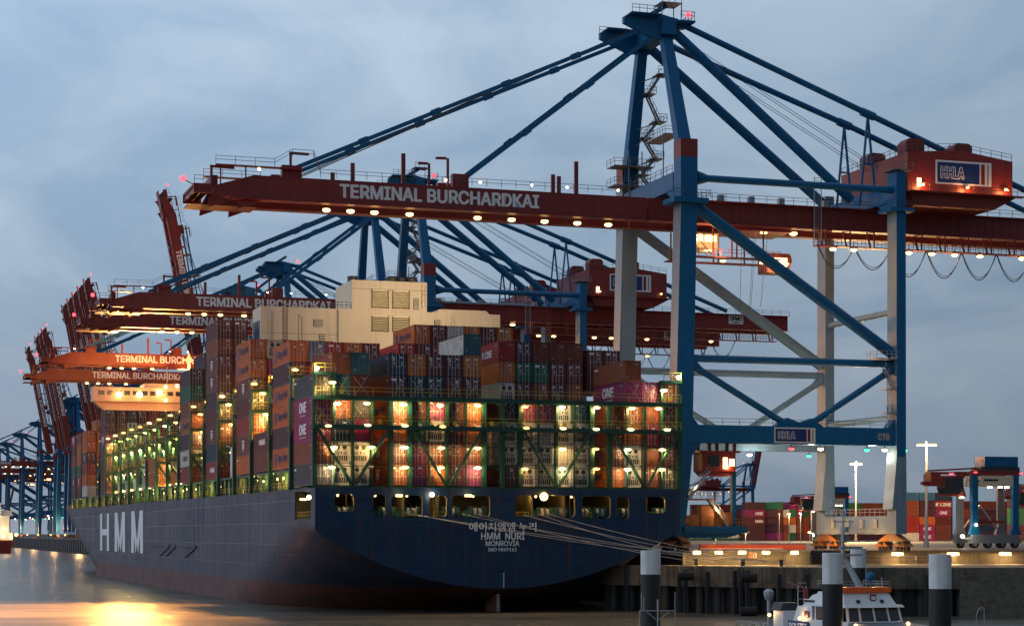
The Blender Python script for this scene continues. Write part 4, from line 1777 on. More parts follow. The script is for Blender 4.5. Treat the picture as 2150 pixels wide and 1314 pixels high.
    for i in range(26):
        mb.beam((24.2, G0 - 1.2, GB - 2.5 + i * .4), (25.4, G0 - 1.2, GB - 2.5 + i * .4), .06, .06)
    part(mb, "ladder", GALV, parent=gd)
    mb = MB()
    mb.box(-1.8, 1.8, -.05, 0, -1, 1)
    sg = part(mb, "maker_plate", WHITE, parent=gd, loc=(75, G0 - .06, 51))
    letter("ZPMC", 1, (0, -.06, .25), '-y', DARK, sg, .05, height=.95, width=3.0)
    letter("2005", .6, (0, -.06, -.65), '-y', DARK, sg, .02, height=.4, width=1.6)
    for x in (27, 30.5, 40, 44, 48, 52.5, 60, 68):
        put(gd, "floodlight", FL_WARM, (x, G0 - 1.9, GB - 3.15), (1.35, 1.3, 1.2))
    for x in (17.3, 22.3):
        put(gd, "floodlight", FL_WARM, (x, 9.0, GB - .45), (1.6, 1.5, 1.4))
    for x in (5, 9.5, 14.5, 19.5, 27):
        mb = MB()
        mb.box(x - .45, x + .45, G0 + .2, G0 + 1.0, GT + .1, GT + 1.15)
        part(mb, "equipment_box", GALV, parent=gd)

    # hinged boom; origin in the hinge
    boom = bpy.data.objects.new("boom", None)
    COL.objects.link(boom)
    boom.parent = cr
    boom.location = (-2.6, 0, GT)
    h = GT - GB
    mb = MB()
    for y0, y1 in ((G0, G0 + 1.3), (G1 - 1.3, G1)):
        mb.prism([(-.05, -h), (-.05, 0), (-58.8, 0), (-64.0, -1.6), (-64.8, -h)], 'y', y0, y1)
        mb.box(-62, -.05, y0 - .3, y1 + .3, -h - .18, -h - .002)
        for i in range(22):
            x = -2 - i * 2.6
            mb.box(x, x + .05, y0 + 1.3, y0 + 1.36, -h, 0)
    for x in (-3, -14, -28, -42, -54, -64):
        mb.box(x - .4, x + .4, G0 + 1.302, G1 - 1.302, -1.7, -.05)
    mb.box(-54.8, -52.0, G0 + .1, G0 + 1.2, .002, 1.7)
    mb.box(-54.8, -52.0, G1 - 1.2, G1 - .1, .002, 1.7)
    mb.box(-30.0, -27.6, G0 + .1, G0 + 1.2, .002, 1.9)
    mb.box(-30.0, -27.6, G1 - 1.2, G1 - .1, .002, 1.9)
    mb.build("boom_girder", CRANE_RED, boom)
    mb = MB()
    mb.box(-67.2, -64.6, G0 - .5, G1 + .5, -1.9, -1.6)
    for i in range(3):
        mb.box(-67.0 + i * .9, -66.8 + i * .9, G0 - .5, G1 + .5, -2.6, -1.902)
    mb.box(-67.2, -64.6, G0 - .5, G0 - .2, -2.9, -1.904)
    mb.box(-67.2, -64.6, G1 + .2, G1 + .5, -2.9, -1.904)
    for x in (-64.9, -60.8):
        mb.prism([(x, -h - .19), (x + 3.2, -h - .19), (x - .1, -h - 1.5)], 'y', G0 + .4, G0 + .7)
        mb.prism([(x, -h - .19), (x + 3.2, -h - .19), (x - .1, -h - 1.5)], 'y', G1 - .7, G1 - .4)
    mb.box(-67.5, -58, G0 + 2, G1 - 2, -h - .9, -h - .75)
    mb.build("tip_platform", CRANE_RED, boom)
    mb = MB()
    mb.rail([(-67.1, G0 - .4, -1.6), (-64.7, G0 - .4, -1.6)], 1.1, 1, .06)
    mb.rail([(-64.2, G0 - .7, 1.2), (-56, G0 - .7, 1.2), (-53.5, G0 - .7, 2.7), (-50.5, G0 - .7, 2.7), (-49.5, G0 - .7, .1), (-3, G0 - .7, .1)], 1.1, 2.2, .06)
    mb.rail([(-64.2, G1 + .7, 1.2), (-56, G1 + .7, 1.2)], 1.1, 2.2, .06)
    mb.rail([(-50, G1 + .7, .1), (-3, G1 + .7, .1)], 1.1, 2.2, .06)
    mb.build("railing", RAILM, boom)
    mb = MB()
    mb.box(-64.2, -52, G0 - .9, G0 - .01, 1.0, 1.15)
    mb.box(-64.2, -59, G1 + .01, G1 + .9, 1.0, 1.15)
    for x in (-63.5, -60):
        mb.beam((x, G0 - .4, -1.6), (x, G0 - .4, 1.0), .18, .18)
    mb.build("walkway", CRANE_RED, boom)
    for x, zt, arm in ((-64.6, 1.0, 3.2), (-53.5, 3.5, 2.6), (-33.4, 3.2, -1.6), (-30.6, 4.1, -1.8)):
        mb = MB()
        mb.beam((x, G0 + .6, 0 if x > -60 else -1.6), (x, G0 + .6, zt), .32, .32)
        mb.beam((x - .2, G0 + .6, zt), (x + arm, G0 + .6, zt - .05), .25, .35)
        mb.build("davit", CRANE_RED, boom)
    for x, zt in ((-44.6, 2.6), (-37.2, 4.4), (-47.5, 1.1), (-14.6, 2.7), (-11, 4.8), (-13.7, 2.5)):
        mb = MB()
        mb.beam((x, G0 + .6, 0), (x, G0 + .6, zt), .55, .4)
        mb.build("boom_post", CRANE_RED, boom)
    letter("TERMINAL BURCHARDKAI", 2.6, (-31.8, G0 - .03, -h / 2 + .1), '-y', LETTER, boom, .085, height=2.0, width=29.7)
    for x in (-48.0, -44.5, -41, -35.8, -25.6, -20.4, -15.3, -10.2, -5.3):
        put(boom, "floodlight", FL_WARM, (x, 9.3, -h - .55), (1.5, 1.5, 1.4))
    put(boom, "beacon", BEACON, (-68.6, G0, -1.0))
    mb = MB()
    mb.beam((-68.6, G0, -1.1), (-66.8, G0, -1.9), .12, .12)
    mb.build("beacon_bracket", STEEL, boom)
    for x in (-58, -31, -25.8, -18, -12.5, -4.5):
        put(boom, "walkway_lamp", FL_WHITE, (x, G0 + .3, 1.0), (.55, .5, .7))

    # A-frame and apex
    AZ = 78.4
    for (y0, y1), c in (((.0, 6.6), CRANE_BLUE), ((FY, FY - 6.6), CRANE_BLUE)):
        mb = MB()
        mb.hexa(ring(.5, y0, 55 if y0 else 57, 1.0, .9), ring(.2, y1, AZ - 2.6, .75, .75))
        part(mb, "mast_leg", c)
    mb = MB()
    mb.box(-.9, 1.3, 5.2, FY - 5.2, AZ - 2.2, AZ + .2)
    for y in (6.6, FY - 6.6):
        mb.prism([(-6.6, AZ - .1), (-6.6, AZ - .8), (-2.0, AZ - 2.7), (1.5, AZ - 2.6), (1.5, AZ + .5), (-1.0, AZ + 1.0)], 'y', y - .4, y + .4)
    mb.box(-6.0, -1.2, 4.6, 8.6, AZ + .402, AZ + .55)
    mb.box(-6.0, -1.2, FY - 8.6, FY - 4.6, AZ + .402, AZ + .55)
    mb.box(1.81, 4.2, 4.8, 9.5, AZ - .3, AZ)
    mb.beam((-2.5, 7, AZ + .6), (.3, 7, AZ + 2.4), .8, .7)
    ah = part(mb, "apex_head", CRANE_BLUE)
    mb = MB()
    mb.rail([(-5.9, 4.7, AZ + .55), (-1.2, 4.7, AZ + .55)], 1.1, 1.1, .07)
    mb.rail([(-5.9, FY - 4.7, AZ + .55), (-1.2, FY - 4.7, AZ + .55)], 1.1, 1.1, .07)
    mb.rail([(1.9, 4.9, AZ), (4.1, 4.9, AZ), (4.1, 9.4, AZ)], 1.3, 1.0, .07)
    mb.rail([(-.8, 5.4, AZ + 2.6), (2.2, 5.4, AZ + 2.6)], 1.1, 1, .07)
    mb.box(-1.0, 2.3, 5.3, 8.5, AZ + 2.5, AZ + 2.6)
    for x in (-.9, 2.2):
        mb.beam((x, 5.4, AZ + .4), (x, 5.4, AZ + 2.6), .12, .12)
        mb.beam((x, 8.4, AZ + .4), (x, 8.4, AZ + 2.6), .12, .12)
    part(mb, "railing", STEEL, parent=ah)
    put(ah, "beacon", BEACON, (3.4, 5.6, AZ + 1.0))
    # stairs up the far mast leg
    zs = [GT, 55.5, 58.0, 60.5, 63.5, 66.0, 70.0, 73.0]
    for i, (a, b) in enumerate(zip(zs[:-1], zs[1:])):
        xa, xb = (1.6, 3.6) if i % 2 == 0 else (3.6, 1.6)
        k = (a - 52) / 22
        yy = FY - 2.2 - 4.8 * k
        mb = MB()
        mb.stair((xa, yy, a), (xb, yy, b), .9, 12, (0, 1, 0))
        mb.box(xb - .8, xb + 1.2, yy - 1.2, yy + 1.6, b - .08, b)
        mb.rail([(xb - .8, yy - 1.2, b), (xb + 1.2, yy - 1.2, b), (xb + 1.2, yy + 1.6, b)], 1.1, 1.0, .06)
        mb.beam((xb, yy, b - .1), (.4, yy, b - 1.3), .16, .16)
        part(mb, "stairway", STEEL)
    mb = MB()
    for z in (56.2, 59.2):
        mb = MB()
        mb.box(-3.2, 3.4, FY - 4.2, FY - .8, z - .12, z)
        mb.rail([(-3.2, FY - 4.2, z), (3.4, FY - 4.2, z)], 1.1, 1.2, .06)
        mb.rail([(-3.2, FY - .8, z), (-3.2, FY - 4.2, z)], 1.1, 1.2, .06)
        part(mb, "mast_platform", STEEL)
    mb = MB()
    for x in (-.8, 1.4):
        mb.beam((x, 5.2, 55), (x, 5.2, 61.5), .14, .14)
        mb.beam((x, FY - 4, 51), (x, FY - 4, 61.5), .14, .14)
    mb.box(-1.0, 1.6, 4, 12, 61.2, 61.35)
    mb.rail([(-1.0, 12, 61.35), (-1.0, 4, 61.35), (1.6, 4, 61.35)], 1.1, 1.0, .06)
    part(mb, "mast_platform", STEEL)
    # stays
    for y0, yb in ((6.6, G0 + .65), (FY - 6.6, G1 - .65)):
        for (xa, za, xb) in ((-3.4, AZ - 1.4, -56.2), (-2.2, AZ - 2.6, -31.0)):
            mb = MB()
            p, q_ = Vector((xa, y0, za)), Vector((xb, yb, GT + 1.1))
            mb.beam(p, q_, .34, .56)
            n = 4 if xb < -40 else 2
            for i in range(1, n + 1):
                c_ = p.lerp(q_, i / (n + 1))
                d = (q_ - p).normalized()
                mb.beam(c_ - d * .7, c_ + d * .7, .5, .85)
            part(mb, "forestay", CRANE_BLUE)
        mb = MB()
        mb.tube((1.2, y0, AZ - 1.2), (31.4, yb, GT + 1.6), .74, 14)
        part(mb, "backstay", CRANE_BLUE, True)
        mb = MB()
        mb.tube((1.6, y0, AZ + .2), (34.3, yb, 67.2), .46, 12)
        mb.tube((34.3, yb, 67.2), (73, yb, GT + .8), .46, 12)
        mb.tube((33.2, yb, 67.5), (35.4, yb, 66.8), .64, 12)
        for s_ in (-1, 1):
            mb.tube((34.3, yb, 66.9), (34.3 + s_ * 1.4, yb, GT + 1.0), .2, 8)
        mb.tube((33.5, yb, 59.5), (35.1, yb, 59.5), .14, 6)
        part(mb, "upper_stay", CRANE_BLUE, True)
    for yb in (9.5, 10.4, 12.6, 13.5):
        mb = MB()
        mb.tube((-1.6, yb, AZ + .3), (-54, yb, GT + 1), .05, 4)
        mb.tube((1.6, yb, AZ - .3), (38, yb, 59), .045, 4)
        part(mb, "hoist_rope", DARK)

    # machinery house
    mb = MB()
    hx0, hx1, hy0, hy1 = 37.0, 55.2, 0.2, 21.5
    mb.prism([(hx0, 54.2), (hx1, 54.2), (hx1, 59.7), ((hx0 + hx1) / 2, 60.9), (hx0, 60.2)], 'y', hy0, hy1)
    mb.prism([(hx0 + .5, 54.198), (hx1 + .8, 54.198), (hx1 - 3, GT + .02), (hx0 + 1.5, GT + .02)], 'y', hy0 + .3, hy1 - .3)
    mb.box(hx0, hx1 + 1.6, hy0 - 1.2, hy0 - .002, 54.1, 54.25)
    mh = part(mb, "machinery_house", CRANE_RED)
    mb = MB()
    mb.rail([(hx0, hy0 + .2, 60.2), ((hx0 + hx1) / 2, hy0 + .2, 60.9), (hx1, hy0 + .2, 59.7)], 1.1, 1.7, .06)
    mb.rail([(hx0, hy0 + .2, 60.2), (hx0, hy1 - .2, 60.2)], 1.1, 1.7, .06)
    mb.rail([(hx0, hy0 - 1.2, 54.25), (hx1 + 1.6, hy0 - 1.2, 54.25)], 1.1, 1.5, .06)
    part(mb, "railing", RAILM, parent=mh)
    for x, y in ((37.6, 3.0), (46.5, 4.0), (37.6, 15.0)):
        mb = MB()
        mb.prism([(x, 60), (x + 3.2, 60), (x + 3.2, 62.2), (x + 2.6, 62.6), (x + .6, 62.6), (x, 62.0)], 'y', y - 1.2, y + 1.4)
        part(mb, "ventilator", CRANE_RED, parent=mh)
    sign(mh, 9.7, 3.7, (46.6, hy0 - .005, 57.4))
    mb = MB()
    mb.box(38.6, 39.3, hy0 - .06, hy0 - .005, 55.0, 56.3)
    part(mb, "lit_door", E_SOFT, parent=mh)
    for x in (39.2, 46.9, 53.6):
        put(mh, "house_lamp", FL_WARM, (x, hy0 - .7, 55.3), (.7, .5, .8))
    mb = MB()
    mb.stair((36.2, 3, 54.3), (36.2, 0, 57.4), .9, 12, (1, 0, 0))
    mb.box(33.4, 36.8, -1.8, 1.6, 57.0, 57.12)
    mb.rail([(33.4, -1.8, 57.12), (36.8, -1.8, 57.12)], 1.1, 1, .06)
    part(mb, "stairway", STEEL)
    # festoon cables hanging in loops
    mb = MB()
    for i in range(8):
        x0 = 24.5 + i * 6.2
        pts = [(x0 + 6.0 * k / 12, G0 - 1.9, GB - 3.0 - (4.0 if i > 1 else 3.2) * (1 - (2 * k / 12 - 1) ** 2)) for k in range(13)]
        mb.path(pts, .07, 6)
        pts = [(p[0] + .1, p[1], p[2] + .35 * (1 - (2 * k / 12 - 1) ** 2)) for k, p in enumerate(pts)]
        mb.path(pts, .05, 5)
    part(mb, "festoon_cable", BLACK, True)
    # trolley with the driver's cab under the girders
    tr = bpy.data.objects.new("trolley", None)
    COL.objects.link(tr)
    tr.parent = cr
    tr.location = (15.0, 11.5, GB)
    mb = MB()
    mb.box(-4, 6.5, -3.6, 3.6, -.7, -.3)
    for x in (-10.5, -6.5, -3.4, -2.6, 1.8):
        for y in (-3.4, 3.4):
            mb.beam((x, y, -.5), (x, y, -4.9), .2, .2)
    mb.box(-11.5, 4.5, -3.8, -2.2, -5.0, -4.85)
    mb.box(-11.5, 4.5, 2.2, 3.8, -5.0, -4.85)
    for x in (-10.5, -3.4):
        mb.beam((x, -3.4, -.6), (x + 4, -3.4, -4.8), .12, .12)
    mb.build("trolley_frame", CRANE_RED, tr)
    mb = MB()
    mb.rail([(-11.5, -3.8, -4.85), (4.5, -3.8, -4.85)], 1.1, 1.2, .06)
    mb.build("railing", CRANE_RED, tr)
    mb = MB()
    mb.box(-9.6, -5.0, -2.0, 2.0, -3.6, -1.2, 0)
    mb.box(-9.2, -7.6, -2.05, -2.01, -2.4, -1.5, 1)
    mb.box(-7.2, -5.4, -2.05, -2.01, -2.4, -1.5, 1)
    mb.build("winch_house", [CREAM, E_SOFT], tr)
    mb = MB()
    mb.prism([(3.2, -6.6), (6.8, -6.6), (7.6, -4.6), (7.2, -3.6), (3.2, -3.6)], 'y', -1.5, 1.5)
    cb = mb.build("driver_cab", CRANE_RED, tr)
    mb = MB()
    mb.box(3.6, 6.7, -1.56, -1.505, -5.6, -4.3)
    mb.build("cab_window", E_SOFT, cb)
    for x in (-4.5, 2.0, 6.0):
        put(tr, "floodlight", FL_WARM, (x, -2.6, -5.2), (1.2, 1, 1))
    mb = MB()
    for x in (-1, 1):
        for y in (-2.5, 2.5):
            mb.tube((x + 2, y, -.6), (x * .8 + 1.2, y * .8, -12.0), .035, 4)
    mb.build("hoist_rope", DARK, tr)
    # under the portal: signal lamps, floodlights, red cab house with stairs and platform
    for x, me in ((17.5, FL_RED), (30.0, FL_GREEN), (36.4, FL_GREEN)):
        put(cr, "signal_lamp", me, (x, 0, 15.2), (1, 1, 1.2))
    for x, me in ((15.4, FL_GREEN), (32, FL_GREEN)):
        put(cr, "signal_lamp", me, (x, FY, 15.2), (1, 1, 1.2))
    for x, y in ((22.3, 0), (33, 0), (7.0, FY), (21.5, FY)):
        put(cr, "floodlight", FL_WHITE, (x, y, 15.2), (1.1, 1.1, 1))
    mb = MB()
    mb.box(2.9, 8.2, -.6, 2.6, 11.6, 14.3)
    mb.box(2.4, 8.8, -1.0, 3.0, 14.303, 14.55)
    mb.prism([(2.9, 11.598), (8.4, 11.598), (7.2, 10.9), (3.6, 10.9)], 'y', -.4, 2.4)
    for x in (2.6, 4.4, 5.6, 7.2, 8.4):
        mb.box(x, x + .35, .4, .9, 14.553, 15.698)
    ch = part(mb, "control_cab", CRANE_RED)
    mb = MB()
    mb.box(3.8, 5.6, -.66, -.605, 12.3, 13.9, 0)
    mb.box(6.2, 6.9, -.66, -.605, 12.0, 13.6, 1)
    mb.box(7.2, 8.0, -.66, -.605, 12.4, 13.4, 1)
    part(mb, "cab_window", [GLASS, E_SOFT], parent=ch)
    mb = MB()
    mb.box(-.3, 9.6, -1.6, 3.0, 3.2, 3.6)
    mb.box(-.3, 9.6, -1.55, -1.3, 2.6, 3.198)
    mb.prism([(0, 2.598), (9.4, 2.598), (6.5, 1.9), (0, 1.9)], 'y', -1.2, 2.6)
    mb.box(8.05, 8.65, .2, 1.0, 3.6, 11.6)
    lp = part(mb, "lower_platform", CRANE_BLUE)
    mb = MB()
    mb.rail([(-.3, -1.6, 3.6), (9.6, -1.6, 3.6), (9.6, 3, 3.6)], 1.1, 1.2, .06)
    mb.box(2.6, 4.6, -1.0, 1.6, 3.6, 6.6)
    mb.box(.6, 2.3, -1.0, 1.6, 3.6, 5.2)
    mb.box(5.4, 7.6, -.6, 1.6, 3.6, 5.6)
    mb.box(-.2, 5.0, -1.2, 2.0, 7.4, 7.6)
    mb.rail([(-.2, -1.2, 7.6), (5.0, -1.2, 7.6)], 1.1, 1.2, .06)
    part(mb, "lashing_cabin", CRANE_RUST)
    mb = MB()
    mb.stair((.6, -1.0, 7.6), (3.8, -1.0, 11.6), .9, 14, (0, 1, 0))
    part(mb, "stairway", GALV)
    mb = MB()
    mb.stair((6.6, -1.0, 3.6), (3.6, -1.0, 7.6), .9, 14, (0, 1, 0))
    part(mb, "stairway", GALV)
    mb = MB()                                       # small stairs and cages beside the landside leg
    mb.stair((LEGX - 2.6, -.9, 27.2), (LEGX - 1.0, -.9, 24.2), .8, 10, (0, 1, 0))
    mb.box(LEGX - 4.2, LEGX - .8, -1.6, 1.4, 28.6, 28.75)
    mb.rail([(LEGX - 4.2, -1.6, 28.75), (LEGX - .8, -1.6, 28.75)], 1.1, .8, .06)
    mb.rail([(LEGX - 4.2, -1.6, 28.75), (LEGX - 4.2, 1.4, 28.75)], 1.1, .8, .06)
    for z0, z1 in ((20.6, 24.2), (18.3, 20.6)):
        for x in (-2.0, -1.1):
            mb.beam((LEGX + x, -.8, z0), (LEGX + x, -.8, z1 + 1), .07, .07)
        for i in range(int((z1 - z0) / .35)):
            mb.beam((LEGX - 2.0, -.8, z0 + .35 * i), (LEGX - 1.1, -.8, z0 + .35 * i), .05, .05)
        mb.box(LEGX - 2.6, LEGX - .79, -1.5, .8, z1 - .1, z1)
        mb.rail([(LEGX - 2.6, -1.5, z1), (LEGX - .8, -1.5, z1)], 1.1, .6, .05)
    part(mb, "leg_stair", GALV)
    mb = MB()
    mb.box(-.55, .55, -.03, 0, -.55, .55)
    npl = part(mb, "number_plate", SIGN_BLUE, loc=(LEGX, -1.44, 9.2))
    letter("25", .9, (0, -.04, 0), '-y', LETTER, npl, .03, height=.75, width=.95)
    return cr, boom


crane, boom0 = build_crane()
index_children()
REST = ("control_cab", "lower_platform", "lashing_cabin", "number_plate", "leg_stair", "leg_cap_")
COPIES = []


def crane_copy(x, y, raised=False, label="", skip=(), rz=0.0, scale=None):
    c = copy_tree(crane, None, REST + tuple(skip) + (("forestay", "hoist_rope", "trolley") if raised else ()))
    c.location = (x, y, QZ)
    c.rotation_euler = (0, 0, rz)
    c['label'] = label
    for k in COL.objects:
        if k.parent == c and k.name.startswith("boom") and not raised:
            k.scale = (.962, 1, 1)
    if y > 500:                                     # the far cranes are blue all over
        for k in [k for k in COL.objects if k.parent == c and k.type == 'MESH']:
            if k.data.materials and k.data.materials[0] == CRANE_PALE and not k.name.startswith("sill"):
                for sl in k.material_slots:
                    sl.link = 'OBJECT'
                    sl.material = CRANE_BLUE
    if raised:
        b = [k for k in COL.objects if k.parent == c and k.name.startswith("boom")][0]
        b.rotation_euler = (0, R(79), 0)
        for k in [k for k in COL.objects if k.parent == b and k.name.startswith(("floodlight", "walkway_lamp"))]:
            k.data = FL_OFF
        for yb in (G0 + .65, G1 - .65):             # folded stays lying along the raised boom, and its ropes
            mb = MB()
            mb.beam((-10.5, yb, GT + 54), (-3.5, yb, GT + 12), .4, .6)
            mb.beam((-3.5, yb, GT + 12), (-2.6, yb, 74.5), .4, .6)
            mb.build("folded_stay", CRANE_BLUE, c)
        mb = MB()
        for yb in (8.5, 9.6, 13, 14.2):
            mb.tube((-1.6, yb, 76.2), (-11.5, yb, GT + 53), .07, 4)
        mb.build("hoist_rope", DARK, c)
    return c


# its boom floodlights, thrown down past the ship's side on to the water
for x, w in ((-50.6, 1100000), (-44, 600000), (-38, 350000)):
    lamp((x, 10, GB - 1.0), w * 1.25, (1, .40, .10), 1.3, crane, 84, (x - 44, 2, -8), 1.0)
# two of them turned forward on to the cargo and the engine casing
for x in (-34, -21):
    lamp((x, 15.6, GB - .8), 13000, (1, .72, .42), .3, crane, 76, (x - 2, 46, 34), 1.0)
for p in ((6.5, 7.0, GB - 2.2), (9.5, 6.8, GB - 4.2), (20.5, 8.6, GB - 6.0)):
    lamp(p, 330, (1, .58, .22), .3, crane)
# lights of the near crane that fall on its own steel and on the quay
for x in (-50.6, -47.1, -43.6, -38.4, -28.2, -23, -17.9, -12.8, -7.9, 17.3, 22.3):
    lamp((x, 9.3, GB - .85), 260, (1, .54, .18), .2, crane)
for x in (27, 40, 48, 60):
    lamp((x, G0 - 1.9, GB - 3.7), 520, (1, .54, .2), .3, crane)
for x in (39.2, 46.9, 53.6):
    lamp((x, -.9, 55.0), 260, (1, .42, .14), .2, crane)
for x, y in ((22.3, 3), (33, 4), (7.0, FY - 3), (21.5, FY - 3)):
    lamp((x, y, 14.2), 620, (.95, 1, .84), .4, crane)
for x, y in ((26, 20), (29, 6), (31, 13)):
    lamp((x, y, 9.5), 260, (1, .95, .78), .4, crane)
for y in (4, 19):
    lamp((LEGX - 3, y, 1.4), 450, (1, .45, .12), .3, crane)
lamp((7, -.9, 12.2), 120, (1, .6, .2), .2, crane)
lamp((2, -1.2, 9.2), 160, (1, .8, .5), .2, crane)
lamp((5, -2.0, 6.0), 160, (1, .6, .25), .2, crane)
lamp((3, -1.0, 1.2), 120, (1, .8, .5), .2, crane)
for p in ((9, 11, 45.2), (19, 10, 43.0)):
    lamp(p, 240, (1, .66, .3), .4, crane)

XW = 32.0
crane_copy(XW, 152, False, "blue and red crane with lowered boom, second behind the ship's stern crane")
crane_copy(XW, 190, False, "lowered boom crane third along the quay, its lamps above the tall brown stack", ("railing", "stairway"))
crane_copy(XW, 292, False, "lowered boom crane whose red lettered boom passes just above the forward deckhouse lights", ("railing", "stairway"))
crane_copy(XW, 350, False, "lowered boom crane lit orange, lowest of the lettered horizontal booms", ("railing", "stairway"))
crane_copy(XW, 406, True, "crane with a single tall red boom raised steeply behind the lowered booms")
for i, d in enumerate((893, 920, 945, 970, 998)):
    crane_copy(XW, CY + d, True, ["crane with raised boom, tallest and nearest in the cluster of five", "raised boom crane standing second in the cluster of five booms",
                                  "raised boom crane in the middle of the cluster of five booms", "raised boom crane standing fourth in the cluster of five booms",
                                  "raised boom crane, shortest and last in the cluster of five"][i], ("railing", "stairway", "walkway_lamp"))
for i, d in enumerate((1118, 1140, 1165, 1235)):
    crane_copy(XW, CY + d, True, ["raised boom crane, first in the far cluster of four booms", "raised boom crane, second in the far cluster of four booms",
                                  "raised boom crane, third in the far cluster of four booms", "raised boom crane, smallest and last in the far cluster of four"][i], ("railing", "stairway", "walkway_lamp"))
for i, d in enumerate((1370, 1530, 1690)):
    crane_copy(XW, CY + d, False, ["far blue crane with lowered boom beside the raised red booms", "far blue crane with lowered boom, middle of the three beyond the raised booms",
                                   "farthest blue crane with lowered boom, above the red tanker"][i], ("railing", "stairway", "walkway_lamp"))
crane_copy(XW, CY + 1800, True, "raised boom crane standing alone at the end of the quay above the tanker", ("railing", "stairway", "walkway_lamp"))
p = atd(1562, 1120, 2150)
crane_copy(p.x, p.y, True, "tiny distant crane with raised boom far across the yard", ("railing", "stairway", "walkway_lamp", "lettering"), R(180))

# ================================================================== YARD
def yard_stack(px, d, cols, where, ls=1.0, txt=None, first=0, single=True):
    """Stacks with their long sides (or ends, ls=0) turned to the water; cols: strings bottom to top; txt: {(col, tier): words}."""
    p = atd(px, 1120, d)
    w = CL * ls + .25 if ls else 2.75
    for ci, s_ in enumerate(cols):
        for t, ch in enumerate(s_):
            if ch == '.':
                continue
            z = QZ + (first + t) * 2.9
            if not single:
                STUFF.append((p.x + ci * w, p.y, z, ch, ls))
                continue
            lab = f"{PAINT[ch][1]} yard container, {where}, {ORD[ci + 1]} stack, {ORD[first + t + 1]} tier up"
            if ls:
                o = container(p.x + CL * ls + ci * w, p.y, z, ch, 'wall', lab, "containers stacked in the yard", False, R(90))
                if ls != 1:
                    o.scale = (1, ls, 1)
            else:
                o = container(p.x + ci * w, p.y, z, ch, 'door', lab, "containers stacked in the yard", False)
            tx = (txt or {}).get((ci, t))
            if tx and ls:
                x = letter(tx, 1.2, (-.02, CL / 2, CH / 2), '-x', LETTER, o, .05, height=1.2, width=(1.35 * len(tx) * .8) / ls)


yard_stack(1446, 745, ["gn"], "beside green pair under cab", .92, {(0, 0): "EVERGREEN"})
yard_stack(1500, 745, ["gg"], "green pair under crane cab", 1.0, {(0, 0): "EVERGREEN", (0, 1): "EVERGREEN"})
yard_stack(1563, 742, ["xxmpx"], "block behind street lamps", 1.0, {(0, 3): "ONE", (0, 2): "HMM"})
yard_stack(1631, 735, ["pxmbe", "cbow", "gwoep", "mcbpp", "brcgm", "wmbce", "mocbe"], "end-on block left of the sill", 0, single=False)
yard_stack(1750, 760, ["mxoce", "xmbcc", "bmxxe"], "behind the pale crane sill", 1.0, single=False)
yard_stack(1897, 705, ["wrrccu", "ppoxxu", "bbmprn"], "orange block by lamp mast", .52, {(1, 0): "ONE", (1, 1): "ONE", (2, 3): "ONE", (2, 4): "K LINE"})
yard_stack(2016, 720, ["mxbcm", "xnxxb", "xxnmb"], "dark block behind the van carrier", .62, single=False)
yard_stack(2122, 700, ["bmeexgd"], "block at yard edge", 1.0, {(0, 5): "EVERGREEN"})
yard_stack(1452, 1000, ["mbmxrm", "nmbxmr", "xmbmcu", "mmxbmu", "xmbxmu", "mbxmmu"], "far long row", 1.0, single=False)
yard_stack(1905, 940, ["mbxmmdu", "xxmmbmu"], "far row beyond the lamp mast", 1.0, single=False)

KEYS = list(PAINT)
mb = MB()
for x, y, z, ch, ls in STUFF:                       # the rest of the yard: some hundred more boxes, ribbed, in one object
    wx, wy = (CL * ls, CW) if ls else (CW, CL)
    mi = KEYS.index(ch)
    mb.box(x, x + wx, y, y + wy, z + .06, z + CH - .06, mi)
    for zz in (z, z + CH - .12):
        mb.box(x - .03, x + wx + .03, y - .03, y + .1, zz, zz + .12, mi)
    n = max(4, int(wx / .6))
    for i in range(n + 1):
        xx = x + (wx - .16) * i / n
        mb.box(xx, xx + .16, y - .05, y - .004, z + .121, z + CH - .121, mi)
o = mb.build("container_rows", [PAINT[k][0] for k in KEYS])
tag(o, "rows of stacked containers filling the yard behind the cranes", "containers", kind="stuff")
print("containers", SHIP_BOXES, n_cont[0])


